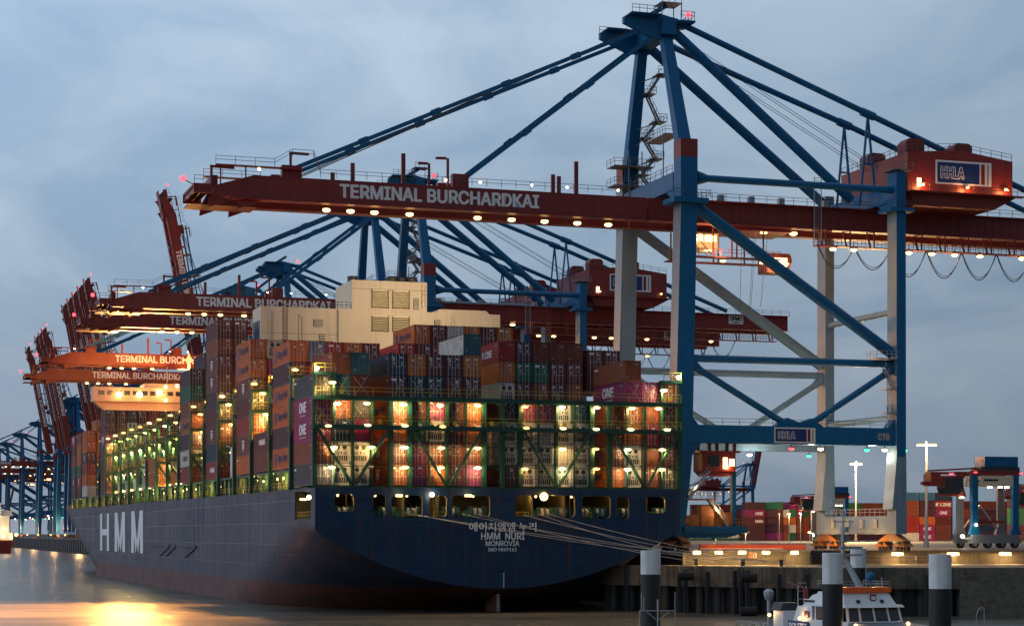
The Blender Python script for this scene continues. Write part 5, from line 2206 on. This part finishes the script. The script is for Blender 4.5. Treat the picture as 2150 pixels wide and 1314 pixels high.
# van carriers
def van_carrier():
    root = thing("van_carrier", "blue legged van carrier with white side panel and cab, parked past the crane", "van carrier", group="van carriers on the quay")

    def P(mb, n, m, par=None, sm=False):
        return mb.build(n, m, par or root, smooth=sm)
    for y in (-2.5, 2.5):
        mb = MB()
        mb.box(-5.4, 5.4, y - .45, y + .45, .9, 2.1)
        mb.box(-4.9, 4.9, y - .5, y + .5, 2.1, 2.5)
        P(mb, "base_beam", STEEL)
        for x in (-4.2, -1.5, 1.5, 4.2):
            mb = MB()
            mb.tube((x, y - .3, .75), (x, y + .3, .75), .75, 16)
            mb.tube((x, y - .33, .75), (x, y + .33, .75), .35, 10, mi=1)
            P(mb, "wheel", [BLACK, STEEL], sm=True)
        for x in (-4.3, 4.3):
            mb = MB()
            mb.hexa([(x - 1.1, y - .42, 2.5), (x + 1.1, y - .42, 2.5), (x + 1.1, y + .42, 2.5), (x - 1.1, y + .42, 2.5)],
                    [(x - .6, y - .4, 4.2), (x + .6, y - .4, 4.2), (x + .6, y + .4, 4.2), (x - .6, y + .4, 4.2)])
            mb.box(x - .6, x + .6, y - .4, y + .4, 4.201, 13.4)
            P(mb, "leg", CRANE_BLUE if y < 0 else STEEL)
        mb = MB()
        mb.box(-5, 5.2, y - .4, y + .4, 13.401, 14.2)
        P(mb, "top_beam", CRANE_RED)
        mb = MB()
        mb.prism([(-3.6, 11.4), (3.6, 11.4), (3.6, 13.3), (-3.2, 13.3)], 'y', y - .55, y - .45)
        mb.box(-2.6, .4, y - .57, y - .555, 12.3, 12.7, 1)
        P(mb, "side_panel", [CREAM, DARK])
        mb = MB()
        mb.beam((-4.2, y, 2.8), (0, y, 8), .25, .25)
        mb.beam((4.2, y, 2.8), (0, y, 8), .25, .25)
        P(mb, "brace", GALV) if y > 0 else None
    mb = MB()
    for x in (-4.5, 0, 4.5):
        mb.box(x - .3, x + .3, -2.099, 2.099, 13.5, 14.1)
    mb.box(-12.5, -5.01, -.9, .9, 13.6, 14.0)
    mb.beam((-12.5, 0, 14.2), (0, 0, 14.9), .5, .3)
    mb.box(-12.6, -10.6, -1.4, 1.4, 11.4, 13.598)
    mb.box(-13.8, -12.605, -.4, .4, 11.6, 12.2)
    mb.beam((-6, 0, 13.5), (-4.7, 0, 9.5), .35, .35)
    P(mb, "hoist_frame", CRANE_RED)
    mb = MB()
    mb.prism([(-9.4, 10.0), (-6.6, 10.0), (-5.9, 11.0), (-5.9, 12.9), (-9.8, 12.9), (-9.8, 11.0)], 'y', -1.4, 1.4)
    cab = P(mb, "driver_cab", GLASS)
    mb = MB()
    mb.box(-10.0, -5.6, -1.5, 1.5, 12.903, 13.3)
    mb.box(-9.6, -6, -1.45, 1.45, 9.6, 9.998)
    P(mb, "cab_frame", CRANE_RED, cab)
    mb = MB()
    mb.box(-1.6, 5.4, -1.8, 1.8, 15.0, 16.9)
    mb.box(-2.4, 5.8, -1.7, 1.7, 14.203, 14.998, 1)
    mb.rail([(-2.2, -1.9, 15.0), (-1.7, -1.9, 15)], 1.1, 1, .06, 1)
    P(mb, "engine_house", [CRANE_BLUE, DARK])
    mb = MB()
    mb.box(-3.1, 3.1, -1.2, 1.2, 4.6, 5.1)
    for x in (-3, 3):
        for y in (-1.1, 1.1):
            mb.beam((x, y, 5.1), (x, y, 13.4), .09, .09)
    P(mb, "spreader", CRANE_RED)
    lm = MB()
    lm.box(-.35, .35, -.2, .2, -.12, .12)
    mr, mw = lm.mesh("lamp", E_RED), lm.mesh("lamp", E_WHITE)
    for x, z, m in ((-9.2, 13.6, mr), (-4.3, 13.9, mr), (5.3, 13.8, mr), (-1.2, 11.2, mw), (1.0, 11.2, mw), (2.4, 11.2, mw), (-6.4, 9.3, mw)):
        put(root, "lamp", m, (x, -2.75 if z > 10 else -1.6, z))
    lm = MB()
    lm.ball((0, 0, 0), .34, 10, 6)
    hd = lm.mesh("headlight", E_WHITE)
    put(root, "headlight", hd, (-7.0, -2.9, 2.2))
    put(root, "headlight", hd, (-4.2, -3.0, 4.3), (.7, .7, .7))
    mb = MB()
    mb.beam((-5.4, -2.7, 1.7), (-7.0, -2.7, 2.0), .3, .3)
    mb.beam((-4.3, -2.9, 4.0), (-4.3, -2.9, 4.3), .15, .15)
    P(mb, "lamp_bracket", STEEL)
    return root


vc = van_carrier()
index_children()
p = atd(2073, 1120, 342)
vc.location = (p.x, p.y, QZ)
vc.scale = (.94, .94, .94)
lamp((p.x - 6.8, p.y - 4, QZ + 2.3), 500, (1, .85, .6), .3)
for px, d, lab in ((1742, 560, "dark van carrier half hidden behind the pale crane leg"), (2206, 470, "van carrier cut off at the picture's edge beside the green containers")):
    c = copy_tree(vc)
    p = atd(px, 1120, d)
    c.location = (p.x, p.y, QZ)
    c['label'] = lab


# lamp masts
def mast(px, py, d, lab, watts, col, em):
    p = atd(px, py, d)
    root = thing("lamp_mast", lab, "lamp mast", (p.x, p.y, QZ), -TH, "tall lamp masts in the yard")
    h = p.z - QZ
    mb = MB()
    mb.tube((0, 0, 0), (0, 0, h), .34, 12, .16)
    mb.tube((0, 0, 0), (0, 0, 1.2), .5, 12)
    mb.build("pole", GALV, root, smooth=True)
    mb = MB()
    mb.beam((-1.7, 0, h + .1), (1.7, 0, h + .1), .25, .2)
    mb.tube((0, 0, h), (0, 0, h + .5), .3, 10)
    mb.build("head_frame", GALV, root)
    mb = MB()
    mb.box(-.42, .42, -.3, .3, -.2, .04)
    me = mb.mesh("lamp_head", em)
    for x in (-1.35, -.45, .45, 1.35):
        put(root, "lamp_head", me, (x, -.3, h - .05))
    if watts:
        lamp((0, -1.0, h - .8), watts, col, .6, root)
    return root


mast(1797, 973, 620, "tall lamp mast with bright white-yellow lamps between the crane's landside legs", 420000, (1, .60, .26), E_WHITE)
mast(1945, 933, 356, "tall lamp mast with pinkish orange lamps standing beyond the crane's landside leg", 16000, (1, .42, .14), E_SODIUM)
p_ = atd(1945, 1075, 355.5)
for (px, py, arm, lab) in ((1497, 1117, 1, "short street lamp with arm in front of the green yard containers"), (1560, 1117, 1, "short street lamp with arm in front of the dark yard block"),
                           (1700, 1117, 1, "short street lamp with arm just left of the pale crane sill")):
    p = atd(px, py, 520)
    root = thing("street_lamp", lab, "street lamp", (p.x + .8, p.y, QZ), 0, "short street lamps along the quay road")
    h = p.z - QZ
    mb = MB()
    mb.tube((0, 0, 0), (0, 0, h), .09, 8)
    mb.beam((-.8, 0, h), (.0, 0, h - .25), .1, .1)
    mb.beam((.0, 0, h - .25), (1.2, 0, h + .1), .1, .1)
    mb.build("pole", GALV, root)
    lm = MB()
    lm.ball((0, 0, 0), .42, 10, 6, sz=.6)
    put(root, "lamp_head", lm.mesh("lamp_head", E_WARM), (-.9, 0, h))
    lamp((-.9, -.5, h - .5), 900, (1, .72, .3), .2, root)
for px, py, lab in ((1636, 1079, "slim post without bright lamp before the end-on containers"), (1657, 1079, "slim post with a warm lamp, middle of three before the end-on containers"),
                    (1681, 1078, "slim post with a warm lamp beside the crane's far landside leg")):
    p = atd(px, py, 560)
    root = thing("street_lamp", lab, "street lamp", (p.x, p.y, QZ), 0, "slim lamp posts before the yard")
    h = p.z - QZ
    mb = MB()
    mb.tube((0, 0, 0), (0, 0, h), .13, 8, .09)
    mb.build("pole", GALV, root)
    lm = MB()
    lm.box(-.45, .2, -.2, .2, -.12, .12)
    put(root, "lamp_head", lm.mesh("lamp_head", E_WARM if px > 1640 else GALV), (0, 0, h + .1))
    if px > 1640:
        lamp((-.3, -.6, h - .3), 1500, (1, .66, .3), .2, root)
for i, (px, d, z) in enumerate(((1463, 271.6, 8.0), (1509, 271.6, 8.0), (1558, 271.6, 8.0), (1608, 271.6, 8.0), (1668, 271.6, 8.0), (1884, 281.5, 7.7), (2001, 281.5, 7.7), (2110, 281.5, 7.7))):
    p = atd(px, 1120, d)
    q_ = thing("wall_lamp", f"bright wall lamp on the quay wall, {ORD[i + 1]} from the ship's stern", "wall lamp", (p.x, p.y, z - .05), -TH, "wall lamps along the quay edge")
    lm = MB()
    wd = .5 if i < 5 else .8
    lm.box(-wd, wd, -.26, .1, -.22, .14)
    lm.build("lamp_glass", E_WARM if i > 4 else E_SODIUM, q_)
    mb = MB()
    mb.box(-wd - .06, wd + .06, -.27, .15, .143, .2)
    mb.beam((0, .1, .1), (0, .9, -.5), .12, .12)
    mb.build("bracket", DARK, q_)
    lamp((0, -.55, -.3), 900 if i < 5 else 1500, (1, .60, .22), .2, q_)

# vehicle light trails built as a solid orange strip, with added lights
a, b = atd(1470, 1120, 300), atd(1692, 1120, 300)
gr = thing("light_trail_strip", "long low orange stand-in for vehicle light trails along the quay road", "barrier", (a.x, a.y, QZ), 0)
v = (b - a)
v.z = 0
mb = MB()
mb.hexa([(0, 0, .1), (v.x, v.y, .1), (v.x, v.y + .15, .1), (0, .15, .1)], [(0, 0, .85), (v.x, v.y, .85), (v.x, v.y + .15, .85), (0, .15, .85)])
mb.build("panel", TRAIL_ORANGE, gr)
mb = MB()
mb.beam((0, -.1, .22), (v.x * .78, v.y * .78 - .1, .22), .12, .1)
mb.build("rail", LETTER, gr)  # the trails' thin bright line, as a white bar
mb = MB()
for i in range(13):
    q_ = v * (i / 12)
    mb.box(q_.x - .06, q_.x + .06, q_.y + .152, q_.y + .3, 0, .95)
mb.build("post", DARK, gr)
for i in range(5):
    q_ = a + v * ((i + .5) / 5)
    lamp((q_.x, q_.y - 1.6, QZ + 1.6), 170, (1, .40, .16), .3)  # added lights without fixtures, to make the strip glow

# fence on the ledge, right of the piles
p0, p1 = atd(1705, 1120, 278), atd(1960, 1120, 278)
fe = thing("ledge_fence", "thin wire handrail along the concrete ledge behind the police boat", "fence", (p0.x, p0.y, AP))
mb = MB()
d_ = p1 - p0
d_.z = 0
mb.rail([(0, 0, 0), (d_.x, d_.y, 0)], 1.15, 2.2, .05)
mb.build("handrail", STEEL, fe)

# fenders hanging at the cope
for px, py, k, lab in ((1440, 1208, 0, "rubber fender roll hanging from the cope, beside the bollard pile"), (1572, 1212, 1, "pair of big rubber fender rolls hanging mid way along the cope")):
    p = atd(px, py, 257.5 - k * 6)
    fd = thing("fender", lab, "fender", (p.x, p.y, 0), -TH)
    for z in ((p.z,) if not k else (p.z, p.z - 4.3)):
        mb = MB()
        mb.tube((-1.0, 0, z), (1.0, 0, z), .62, 14)
        mb.build("roll", BLACK, fd, smooth=True)
    mb = MB()
    for x in (-.9, 1.2):
        mb.tube((x, .1, p.z), (x + .1, .3, AP + .2), .06, 5)
    mb.build("chain", STEEL, fd)

# mooring lines
ML = [((850, 1076, .2), (1560, 1183)), ((862, 1078, .2), (1640, 1188)), ((968, 1078, .2), (1585, 1184)), ((1000, 1078, .2), (1462, 1160)), ((1098, 1080, .2), (1600, 1186)),
      ((1130, 1078, .2), (1500, 1163)), ((1150, 1078, .2), (1620, 1187))]
bolls = []
for i, ((px, py, Y), (qx, qy)) in enumerate(ML):
    p = at(px, py, Y)
    q_ = atd(qx, 1120, 267 - max(0, (qx - 1440)) * .035)
    q_.z = AP + .5
    mb = MB()
    pts = []
    for k in range(15):
        t = k / 14
        c = p.lerp(q_, t)
        c.z -= .55 * (1 - (2 * t - 1) ** 2)
        pts.append(tuple(c))
    mb.path(pts, .036, 5)
    o = mb.build("mooring_line", ROPE, smooth=True)
    tag(o, f"pale mooring line from the stern to the quay, {ORD[i + 1]} counted from the water side", "rope", "mooring lines from the stern")
    bolls.append(q_)
for i in (0, 1, 3):
    q_ = bolls[i]
    mb = MB()
    mb.tube((0, 0, -.5), (0, 0, .2), .28, 10)
    mb.tube((0, 0, .2), (0, 0, .4), .42, 10)
    o = mb.build("quay_bollard", DARK, None, q_, smooth=True)
    tag(o, ["dark quay bollard holding the first mooring line", "dark quay bollard holding the line nearest the police boat", "", "dark quay bollard close by the crane's waterside leg"][i], "bollard", "quay bollards")

# piles in the foreground
PILE_WHITE = mat("pile_white", (0.80, 0.81, 0.82), 0.55, 0.4, 0.9, (0.40, 0.37, 0.32), streak=0.5, bump=0.15)
for px, wpx, y0, y1, d, lab in ((1366, 42, 1155, 1205, 150, "black mooring pile with white top, beside the ship's stern"),
                                (1748, 43, 1160, 1225, 138, "black mooring pile with white top standing before the police boat's mast"),
                                (1974, 47, 1163, 1235, 128, "black mooring pile with white top, right of the police boat"),
                                (1802, 33, 1151, 1191, 187, "black mooring pile with white top behind the police boat's mast")):
    p = atd(px, 1120, d)
    r_ = wpx / 2 / FPX * d
    zt, zm = CAMZ - (y0 - 1120) / FPX * d, CAMZ - (y1 - 1120) / FPX * d
    root = thing("mooring_pile", lab, "mooring pile", (p.x, p.y, 0), 0, "black and white mooring piles")
    mb = MB()
    mb.tube((0, 0, -4), (0, 0, zm), r_ * .99, 28)
    mb.build("shaft", mat("pile_black", (.012, .012, .014), .55, .8, 1.5, (.035, .034, .026), streak=.6) if px == 1366 else bpy.data.materials["pile_black"], root, smooth=False)
    mb = MB()
    mb.tube((0, 0, zm + .002), (0, 0, zt), r_, 28)
    mb.build("white_top", PILE_WHITE, root, smooth=False)
    for m_ in [c for c in COL.objects if c.parent == root]:
        for f in m_.data.polygons:
            f.use_smooth = True
        m_.data.set_sharp_from_angle(angle=R(40))

# ================================================================== POLICE BOAT
p = atd(1838, 1120, 141)
boat = thing("police_boat", "white police boat with orange roof band lying behind the black and white piles", "boat", (p.x, p.y, 0), -TH + R(20))


def BP(mb, n, m, par=None, sm=False):
    return mb.build(n, m, par or boat, smooth=sm)


mb = MB()                                                # hull: bow towards -y
secs = [(-11.5, .05, 4.2), (-10, 1.1, 4.0), (-7.5, 2.3, 3.5), (-4, 2.9, 3.1), (2, 3.0, 2.7), (12, 2.9, 2.5), (17, 2.8, 2.5)]
vs = []
for y, b, z in secs:
    vs += [(-b, y, z), (-b * .8, y + (.0 if y > -9 else .8), -.5), (b * .8, y + (.0 if y > -9 else .8), -.5), (b, y, z)]
fs = []
for i in range(len(secs) - 1):
    a = 4 * i
    fs += [(a, a + 1, a + 5, a + 4), (a + 2, a + 3, a + 7, a + 6), (a + 3, a, a + 4, a + 7)]
fs += [(24, 25, 26, 27)]
mb.add(vs, fs)
BP(mb, "hull", POLICE_BLUE)
mb = MB()
mb.prism([(-2.2, -7.5), (2.2, -7.5), (2.75, -.4), (-2.75, -.4)], 'z', 2.6, 3.6)
mb.hexa([(-2.3, -6.8, 3.6), (2.3, -6.8, 3.6), (2.7, -.4, 3.6), (-2.7, -.4, 3.6)], [(-1.7, -5.6, 4.05), (1.7, -5.6, 4.05), (2.3, -.4, 4.15), (-2.3, -.4, 4.15)])
BP(mb, "coachroof", BOAT_DECK)
mb = MB()
mb.hexa([(-2.45, -.6, 2.6), (2.45, -.6, 2.6), (2.6, 5, 2.6), (-2.6, 5, 2.6)], [(-2.25, 0, 4.2), (2.25, 0, 4.2), (2.5, 5, 4.2), (-2.5, 5, 4.2)])
for xa, xb in ((-2.25, -2.1), (-1.26, -1.12), (-.07, .07), (1.12, 1.26), (2.1, 2.25)):       # window pillars
    mb.hexa([(xa, .0, 4.2), (xb, .0, 4.2), (xb, .15, 4.2), (xa, .15, 4.2)], [(xa * .96, .35, 5.2), (xb * .96, .35, 5.2), (xb * .96, .5, 5.2), (xa * .96, .5, 5.2)])
mb.hexa([(-2.4, 5, 4.2), (2.4, 5, 4.2), (2.4, 5.1, 4.2), (-2.4, 5.1, 4.2)], [(-2.4, 5, 5.2), (2.4, 5, 5.2), (2.4, 5.1, 5.2), (-2.4, 5.1, 5.2)])
for x in (-2.3, 2.2):
    for y in (1.4, 3.0, 4.6):
        mb.box(x, x + .1, y, y + .2, 4.2, 5.2)
mb.hexa([(-2.45, .05, 5.2), (2.45, .05, 5.2), (2.5, 5.3, 5.2), (-2.5, 5.3, 5.2)], [(-2.35, .2, 5.38), (2.35, .2, 5.38), (2.45, 5.3, 5.38), (-2.45, 5.3, 5.38)])
mb.hexa([(-2.15, .7, 5.38), (2.15, .7, 5.38), (2.2, 5.0, 5.38), (-2.2, 5.0, 5.38)], [(-1.85, 1.35, 6.25), (1.85, 1.35, 6.25), (1.9, 5.0, 6.25), (-1.9, 5.0, 6.25)])
BP(mb, "wheelhouse", WHITE)
for xa, xb in ((-2.1, -1.26), (-1.12, -.07), (.07, 1.12), (1.26, 2.1)):
    mb = MB()
    mb.hexa([(xa, .06, 4.22), (xb, .06, 4.22), (xb, .09, 4.22), (xa, .09, 4.22)], [(xa * .96, .40, 5.19), (xb * .96, .40, 5.19), (xb * .96, .43, 5.19), (xa * .96, .43, 5.19)])
    BP(mb, "window", GLASS)
for x in (-2.27, 2.23):
    mb = MB()
    mb.box(x, x + .04, .6, 4.9, 4.3, 5.15)
    BP(mb, "window", GLASS)
mb = MB()
mb.box(-2.0, 2.0, 1.15, 3.1, 6.252, 6.62)
BP(mb, "roof_band", BOAT_ORANGE)
mb = MB()
mb.rail([(-1.9, 1.25, 6.62), (1.9, 1.25, 6.62), (1.9, 5, 6.62)], .42, .8, .035)
mb.rail([(-1.9, 1.25, 6.62), (-1.9, 5, 6.62)], .42, .8, .035)
BP(mb, "roof_rail", GALV)
mb = MB()
mb.prism([(-.26, 6.1), (.26, 6.1), (.26, 5.75), (0, 5.48), (-.26, 5.75)], 'y', 1.0, 1.06)
mb.box(-.17, .17, .95, .995, 5.72, 5.86, 1)
for x in (-.17, -.035, .10):
    mb.box(x, x + .07, .95, .995, 5.862, 5.98, 1)
o = BP(mb, "crest", [SIGN_RED, WHITE])
o.location = (.35, -.12, .02)
for x in (-.95, 1.0):
    mb = MB()
    mb.tube((x, .70, 5.62), (x, .95, 5.62), .13, 12)
    BP(mb, "searchlight", DARK)
mb = MB()
mb.hexa([(-2.5, 5.11, 2.5), (2.5, 5.11, 2.5), (2.4, 8.8, 2.5), (-2.4, 8.8, 2.5)], [(-2.3, 5.11, 5.1), (2.3, 5.11, 5.1), (2.1, 7.8, 5.1), (-2.1, 7.8, 5.1)])
mb.hexa([(-1.9, 5.2, 5.1), (1.9, 5.2, 5.1), (1.8, 7.6, 5.1), (-1.8, 7.6, 5.1)], [(-1.5, 5.2, 6.2), (1.5, 5.2, 6.2), (1.3, 7.0, 5.9), (-1.3, 7.0, 5.9)])
BP(mb, "deckhouse", WHITE)
mb = MB()
mb.box(-2.56, -2.48, 5.3, 8.4, 3.2, 4.0)
sp = BP(mb, "name_panel", POLICE_BLUE)
letter("POLIZEI", .7, (-2.58, 6.85, 3.6), '-x', LETTER, sp, .02, height=.5, width=2.7)
mb = MB()
mb.box(-1.80, -1.72, 5.3, 7.4, 5.35, 5.63)
sp = BP(mb, "name_board", LETTER)
letter("BURGERMEISTER", .3, (-1.815, 6.35, 5.49), '-x', DARK, sp, .005, height=.17, width=1.9)
mb = MB()
mb.box(-2.46, -2.42, 5.5, 6.1, 4.3, 4.8)
mb.box(-1.7, -1.4, 7.4, 7.6, 5.1, 6.4)
mb.beam((-1.6, 7.5, 6.4), (-2.4, 9.0, 6.9), .08, .08)
BP(mb, "fire_fitting", SIGN_RED)
mb = MB()
for x in (-2.0, -1.3):
    mb.beam((x, 7.9, 4.6), (x, 7.9, 6.6), .06, .06)
for z in (5.6, 6.2, 6.8):
    mb.beam((-2.0, 7.9, z), (-1.3, 7.9, z), .05, .05)
mb.rail([(-2.3, 12, 2.5), (-2.6, 17, 2.5), (2.6, 17, 2.5)], 1.1, 1.0, .05)
BP(mb, "ladder", GALV)
mb = MB()
mb.box(-1.6, -.2, 11, 12.6, 2.5, 4.6, 0)
mb.prism([(-1.9, 4.602), (0, 4.602), (-.2, 5.2), (-1.6, 5.2)], 'y', 11, 12.6, 1)
BP(mb, "winch_box", [WHITE, DARK])
mb = MB()
mb.ball((.2, 13.2, 3.6), .65, 12, 8)
BP(mb, "raft_canister", WHITE, sm=True)
mb = MB()                                                # mast, leaning aft at the foot
mb.tube((.3, 4.6, 6.2), (-.9, 5.4, 8.9), .26, 10, .2)
mb.tube((-.9, 5.4, 8.9), (-.9, 5.4, 12.3), .14, 8, .07)
mb.box(-1.7, .5, 5.0, 5.8, 8.85, 9.0)
mb.box(-1.2, .7, 5.2, 5.4, 9.35, 9.55)
mb.box(-1.4, 1.9, 5.0, 5.25, 9.9, 10.0)
mb.tube((-.9, 5.2, 10.6), (-.9, 5.2, 11.0), .34, 10)
for z, w in ((11.4, .9), (11.8, .55), (12.1, .3)):
    mb.beam((-.9 - w, 5.4, z), (-.9 + w, 5.4, z), .06, .06)
mb.tube((-2.0, 5.4, 11.4), (-1.9, 5.4, 13.1), .025, 5)
mb.tube((.6, 4.6, 6.2), (.6, 4.6, 8.6), .03, 5)
mb.tube((1.0, 3.0, 6.6), (1.0, 3.0, 7.3), .05, 6)
o = BP(mb, "mast", GALV)
o.location = (1.3, 0, 0)
mb = MB()
mb.ball((1.45, 3.2, 7.35), .34, 12, 8)
mb.tube((1.45, 3.2, 6.6), (1.45, 3.2, 7.05), .06, 6)
BP(mb, "satellite_dome", CRANE_BLUE, sm=True)
lm = MB()
lm.ball((0, 0, 0), .13, 10, 6)
bm_ = lm.mesh("deck_light", E_SODIUM)
for q_ in ((-2.35, -1.3, 4.0), (2.6, -1.6, 3.75), (-.1, -4.6, 4.25), (-2.55, 6.6, 4.2), (-1.75, 13.0, 4.2)):
    put(boat, "deck_light", bm_, q_)
    lamp((q_[0] - .25, q_[1] - .3, q_[2] + .15), 18, (1, .6, .25), .1, boat)

# small mast structure of a pontoon in the foreground, a lantern post, a hooped rail
p = atd(1381, 1120, 138)
pm = thing("pontoon_mast", "thin grey crossbar mast with upright rods in front of the black pile", "mast", (p.x, p.y, 0), -TH)
mb = MB()
mb.tube((0, 0, 1.2), (0, 0, 5.3), .045, 8)
mb.beam((-1.3, 0, 5.1), (1.25, 0, 5.1), .07, .06)
for x, z0, z1 in ((-1.15, 5.1, 6.35), (-.98, 5.1, 6.1), (1.22, 4.1, 6.4), (-1.28, 4.1, 5.1)):
    mb.tube((x, 0, z0), (x, 0, z1), .03, 6)
mb.tube((0, 0, 5.1), (0, 0, 5.9), .06, 8)
mb.beam((0, 0, 4.4), (-.8, 0, 5.05), .05, .05)
mb.beam((0, 0, 4.4), (.8, 0, 5.05), .05, .05)
mb.build("crossbar", GALV, pm)
mb = MB()
mb.box(-1.2, 1.2, -2, 2, -.4, 1.2)
mb.build("float", DARK, pm)
p = atd(1614, 1120, 175)
lp_ = thing("lantern_post", "grey post with a faceted silver lantern head rising from the water", "lantern", (p.x, p.y, 0), -TH)
mb = MB()
mb.tube((0, 0, -3), (0, 0, 4.6), .15, 12)
mb.build("post", GALV, lp_, smooth=True)
mb = MB()
mb.tube((0, 0, 4.6), (0, 0, 5.0), .28, 8, .44)
mb.tube((0, 0, 5.0), (0, 0, 5.35), .44, 8, .46)
mb.tube((0, 0, 5.35), (0, 0, 5.6), .46, 8, .2)
mb.build("lantern_head", GALV, lp_)
p = atd(2060, 1120, 132)
hp = thing("hoop_rail", "small bent grey hoop rail in front of the masonry wall", "rail", (p.x, p.y, 0), -TH)
mb = MB()
mb.path([(-.32, 0, 3.5), (-.32, 0, 5.0), (-.2, 0, 5.4), (0, 0, 5.55), (.2, 0, 5.5), (.24, 0, 3.5)], .03, 6)
mb.build("hoop", GALV, hp)
mb = MB()
mb.box(-1.5, 1.5, -1, 1, -.4, 3.5)
mb.build("float", DARK, hp)

# ================================================================== RED TANKER at the far left, moored beyond
p = atd(30, 1120, 1040)
tk = thing("tanker", "small red hulled tanker with lit white superstructure moored far along the quay", "ship", (p.x - 8, p.y, 0), R(4))
mb = MB()
vs = []
for y, b in ((0, 6.5), (3, 8), (12, 9), (70, 9), (95, 4), (104, .3)):
    vs += [(-b * .8, y, -1), (-b, y, 7), (b, y, 7), (b * .8, y, -1)]
fs = [(0, 1, 2, 3)]
for i in range(5):
    a = 4 * i
    fs += [(a, a + 4, a + 5, a + 1), (a + 3, a + 2, a + 6, a + 7), (a + 1, a + 5, a + 6, a + 2)]
mb.add(vs, fs)
mb.build("hull", mat("tanker_red", (.30, .025, .03), .5, .4, .3), tk)
mb = MB()
mb.box(-8, 8, 5, 18, 7, 11)
mb.box(-6.5, 6.5, 7, 18, 11.003, 20)
mb.box(-8.5, 8.5, 12, 18, 20.003, 23)
mb.box(-2, 2, 6, 9, 20.003, 27)
mb.build("superstructure", WHITE, tk)
mb = MB()
mb.tube((8.5, 24, 7), (8.5, 24, 24), .8, 8)
mb.beam((8.5, 24, 24), (12, 30, 36), .9, .9)
mb.tube((0, 14, 23), (0, 14, 36), .3, 6)
mb.build("deck_crane", DARK, tk)
lm = MB()
lm.ball((0, 0, 0), .8, 8, 5)
tl = lm.mesh("deck_light", E_WARM)
for q_ in ((-5, 4, 9), (-1, 4, 9), (3, 4, 9), (7, 4.6, 8.6), (-7, 6.4, 13), (-3, 6.4, 13.5), (4, 6.4, 13), (-7, 11, 21), (6, 11, 19), (-4, 6.4, 17), (9.5, 3, 10)):
    put(tk, "deck_light", tl, q_)
for q_ in ((-4, 1.0, 12), (4, 1.0, 12), (0, 2, 20)):
    lamp(q_, 900, (1, .7, .35), .6, tk)
lm = MB()
lm.ball((0, 0, 0), .8, 8, 5)
tl2 = lm.mesh("quay_lamp", E_WARM2)
# far quay lamps under the distant cranes
for i in range(9):
    y = 640 + i * 95
    o = put(None, "quay_lamp", tl2, (BERTH + 2.5, y, QZ + 1.8), (.7, .7, .7))
    tag(o, "small warm lamp along the far quay edge below the distant cranes", "lamp", "lamps along the far quay edge")
for i in range(5):
    lamp((BERTH + 1, 680 + i * 150, QZ + 6), 9000, (1, .55, .22), .6)

for k, (w_, y_, h_) in enumerate(((900, 6000, 18), (1500, 7000, 26))):      # low far shore
    pass
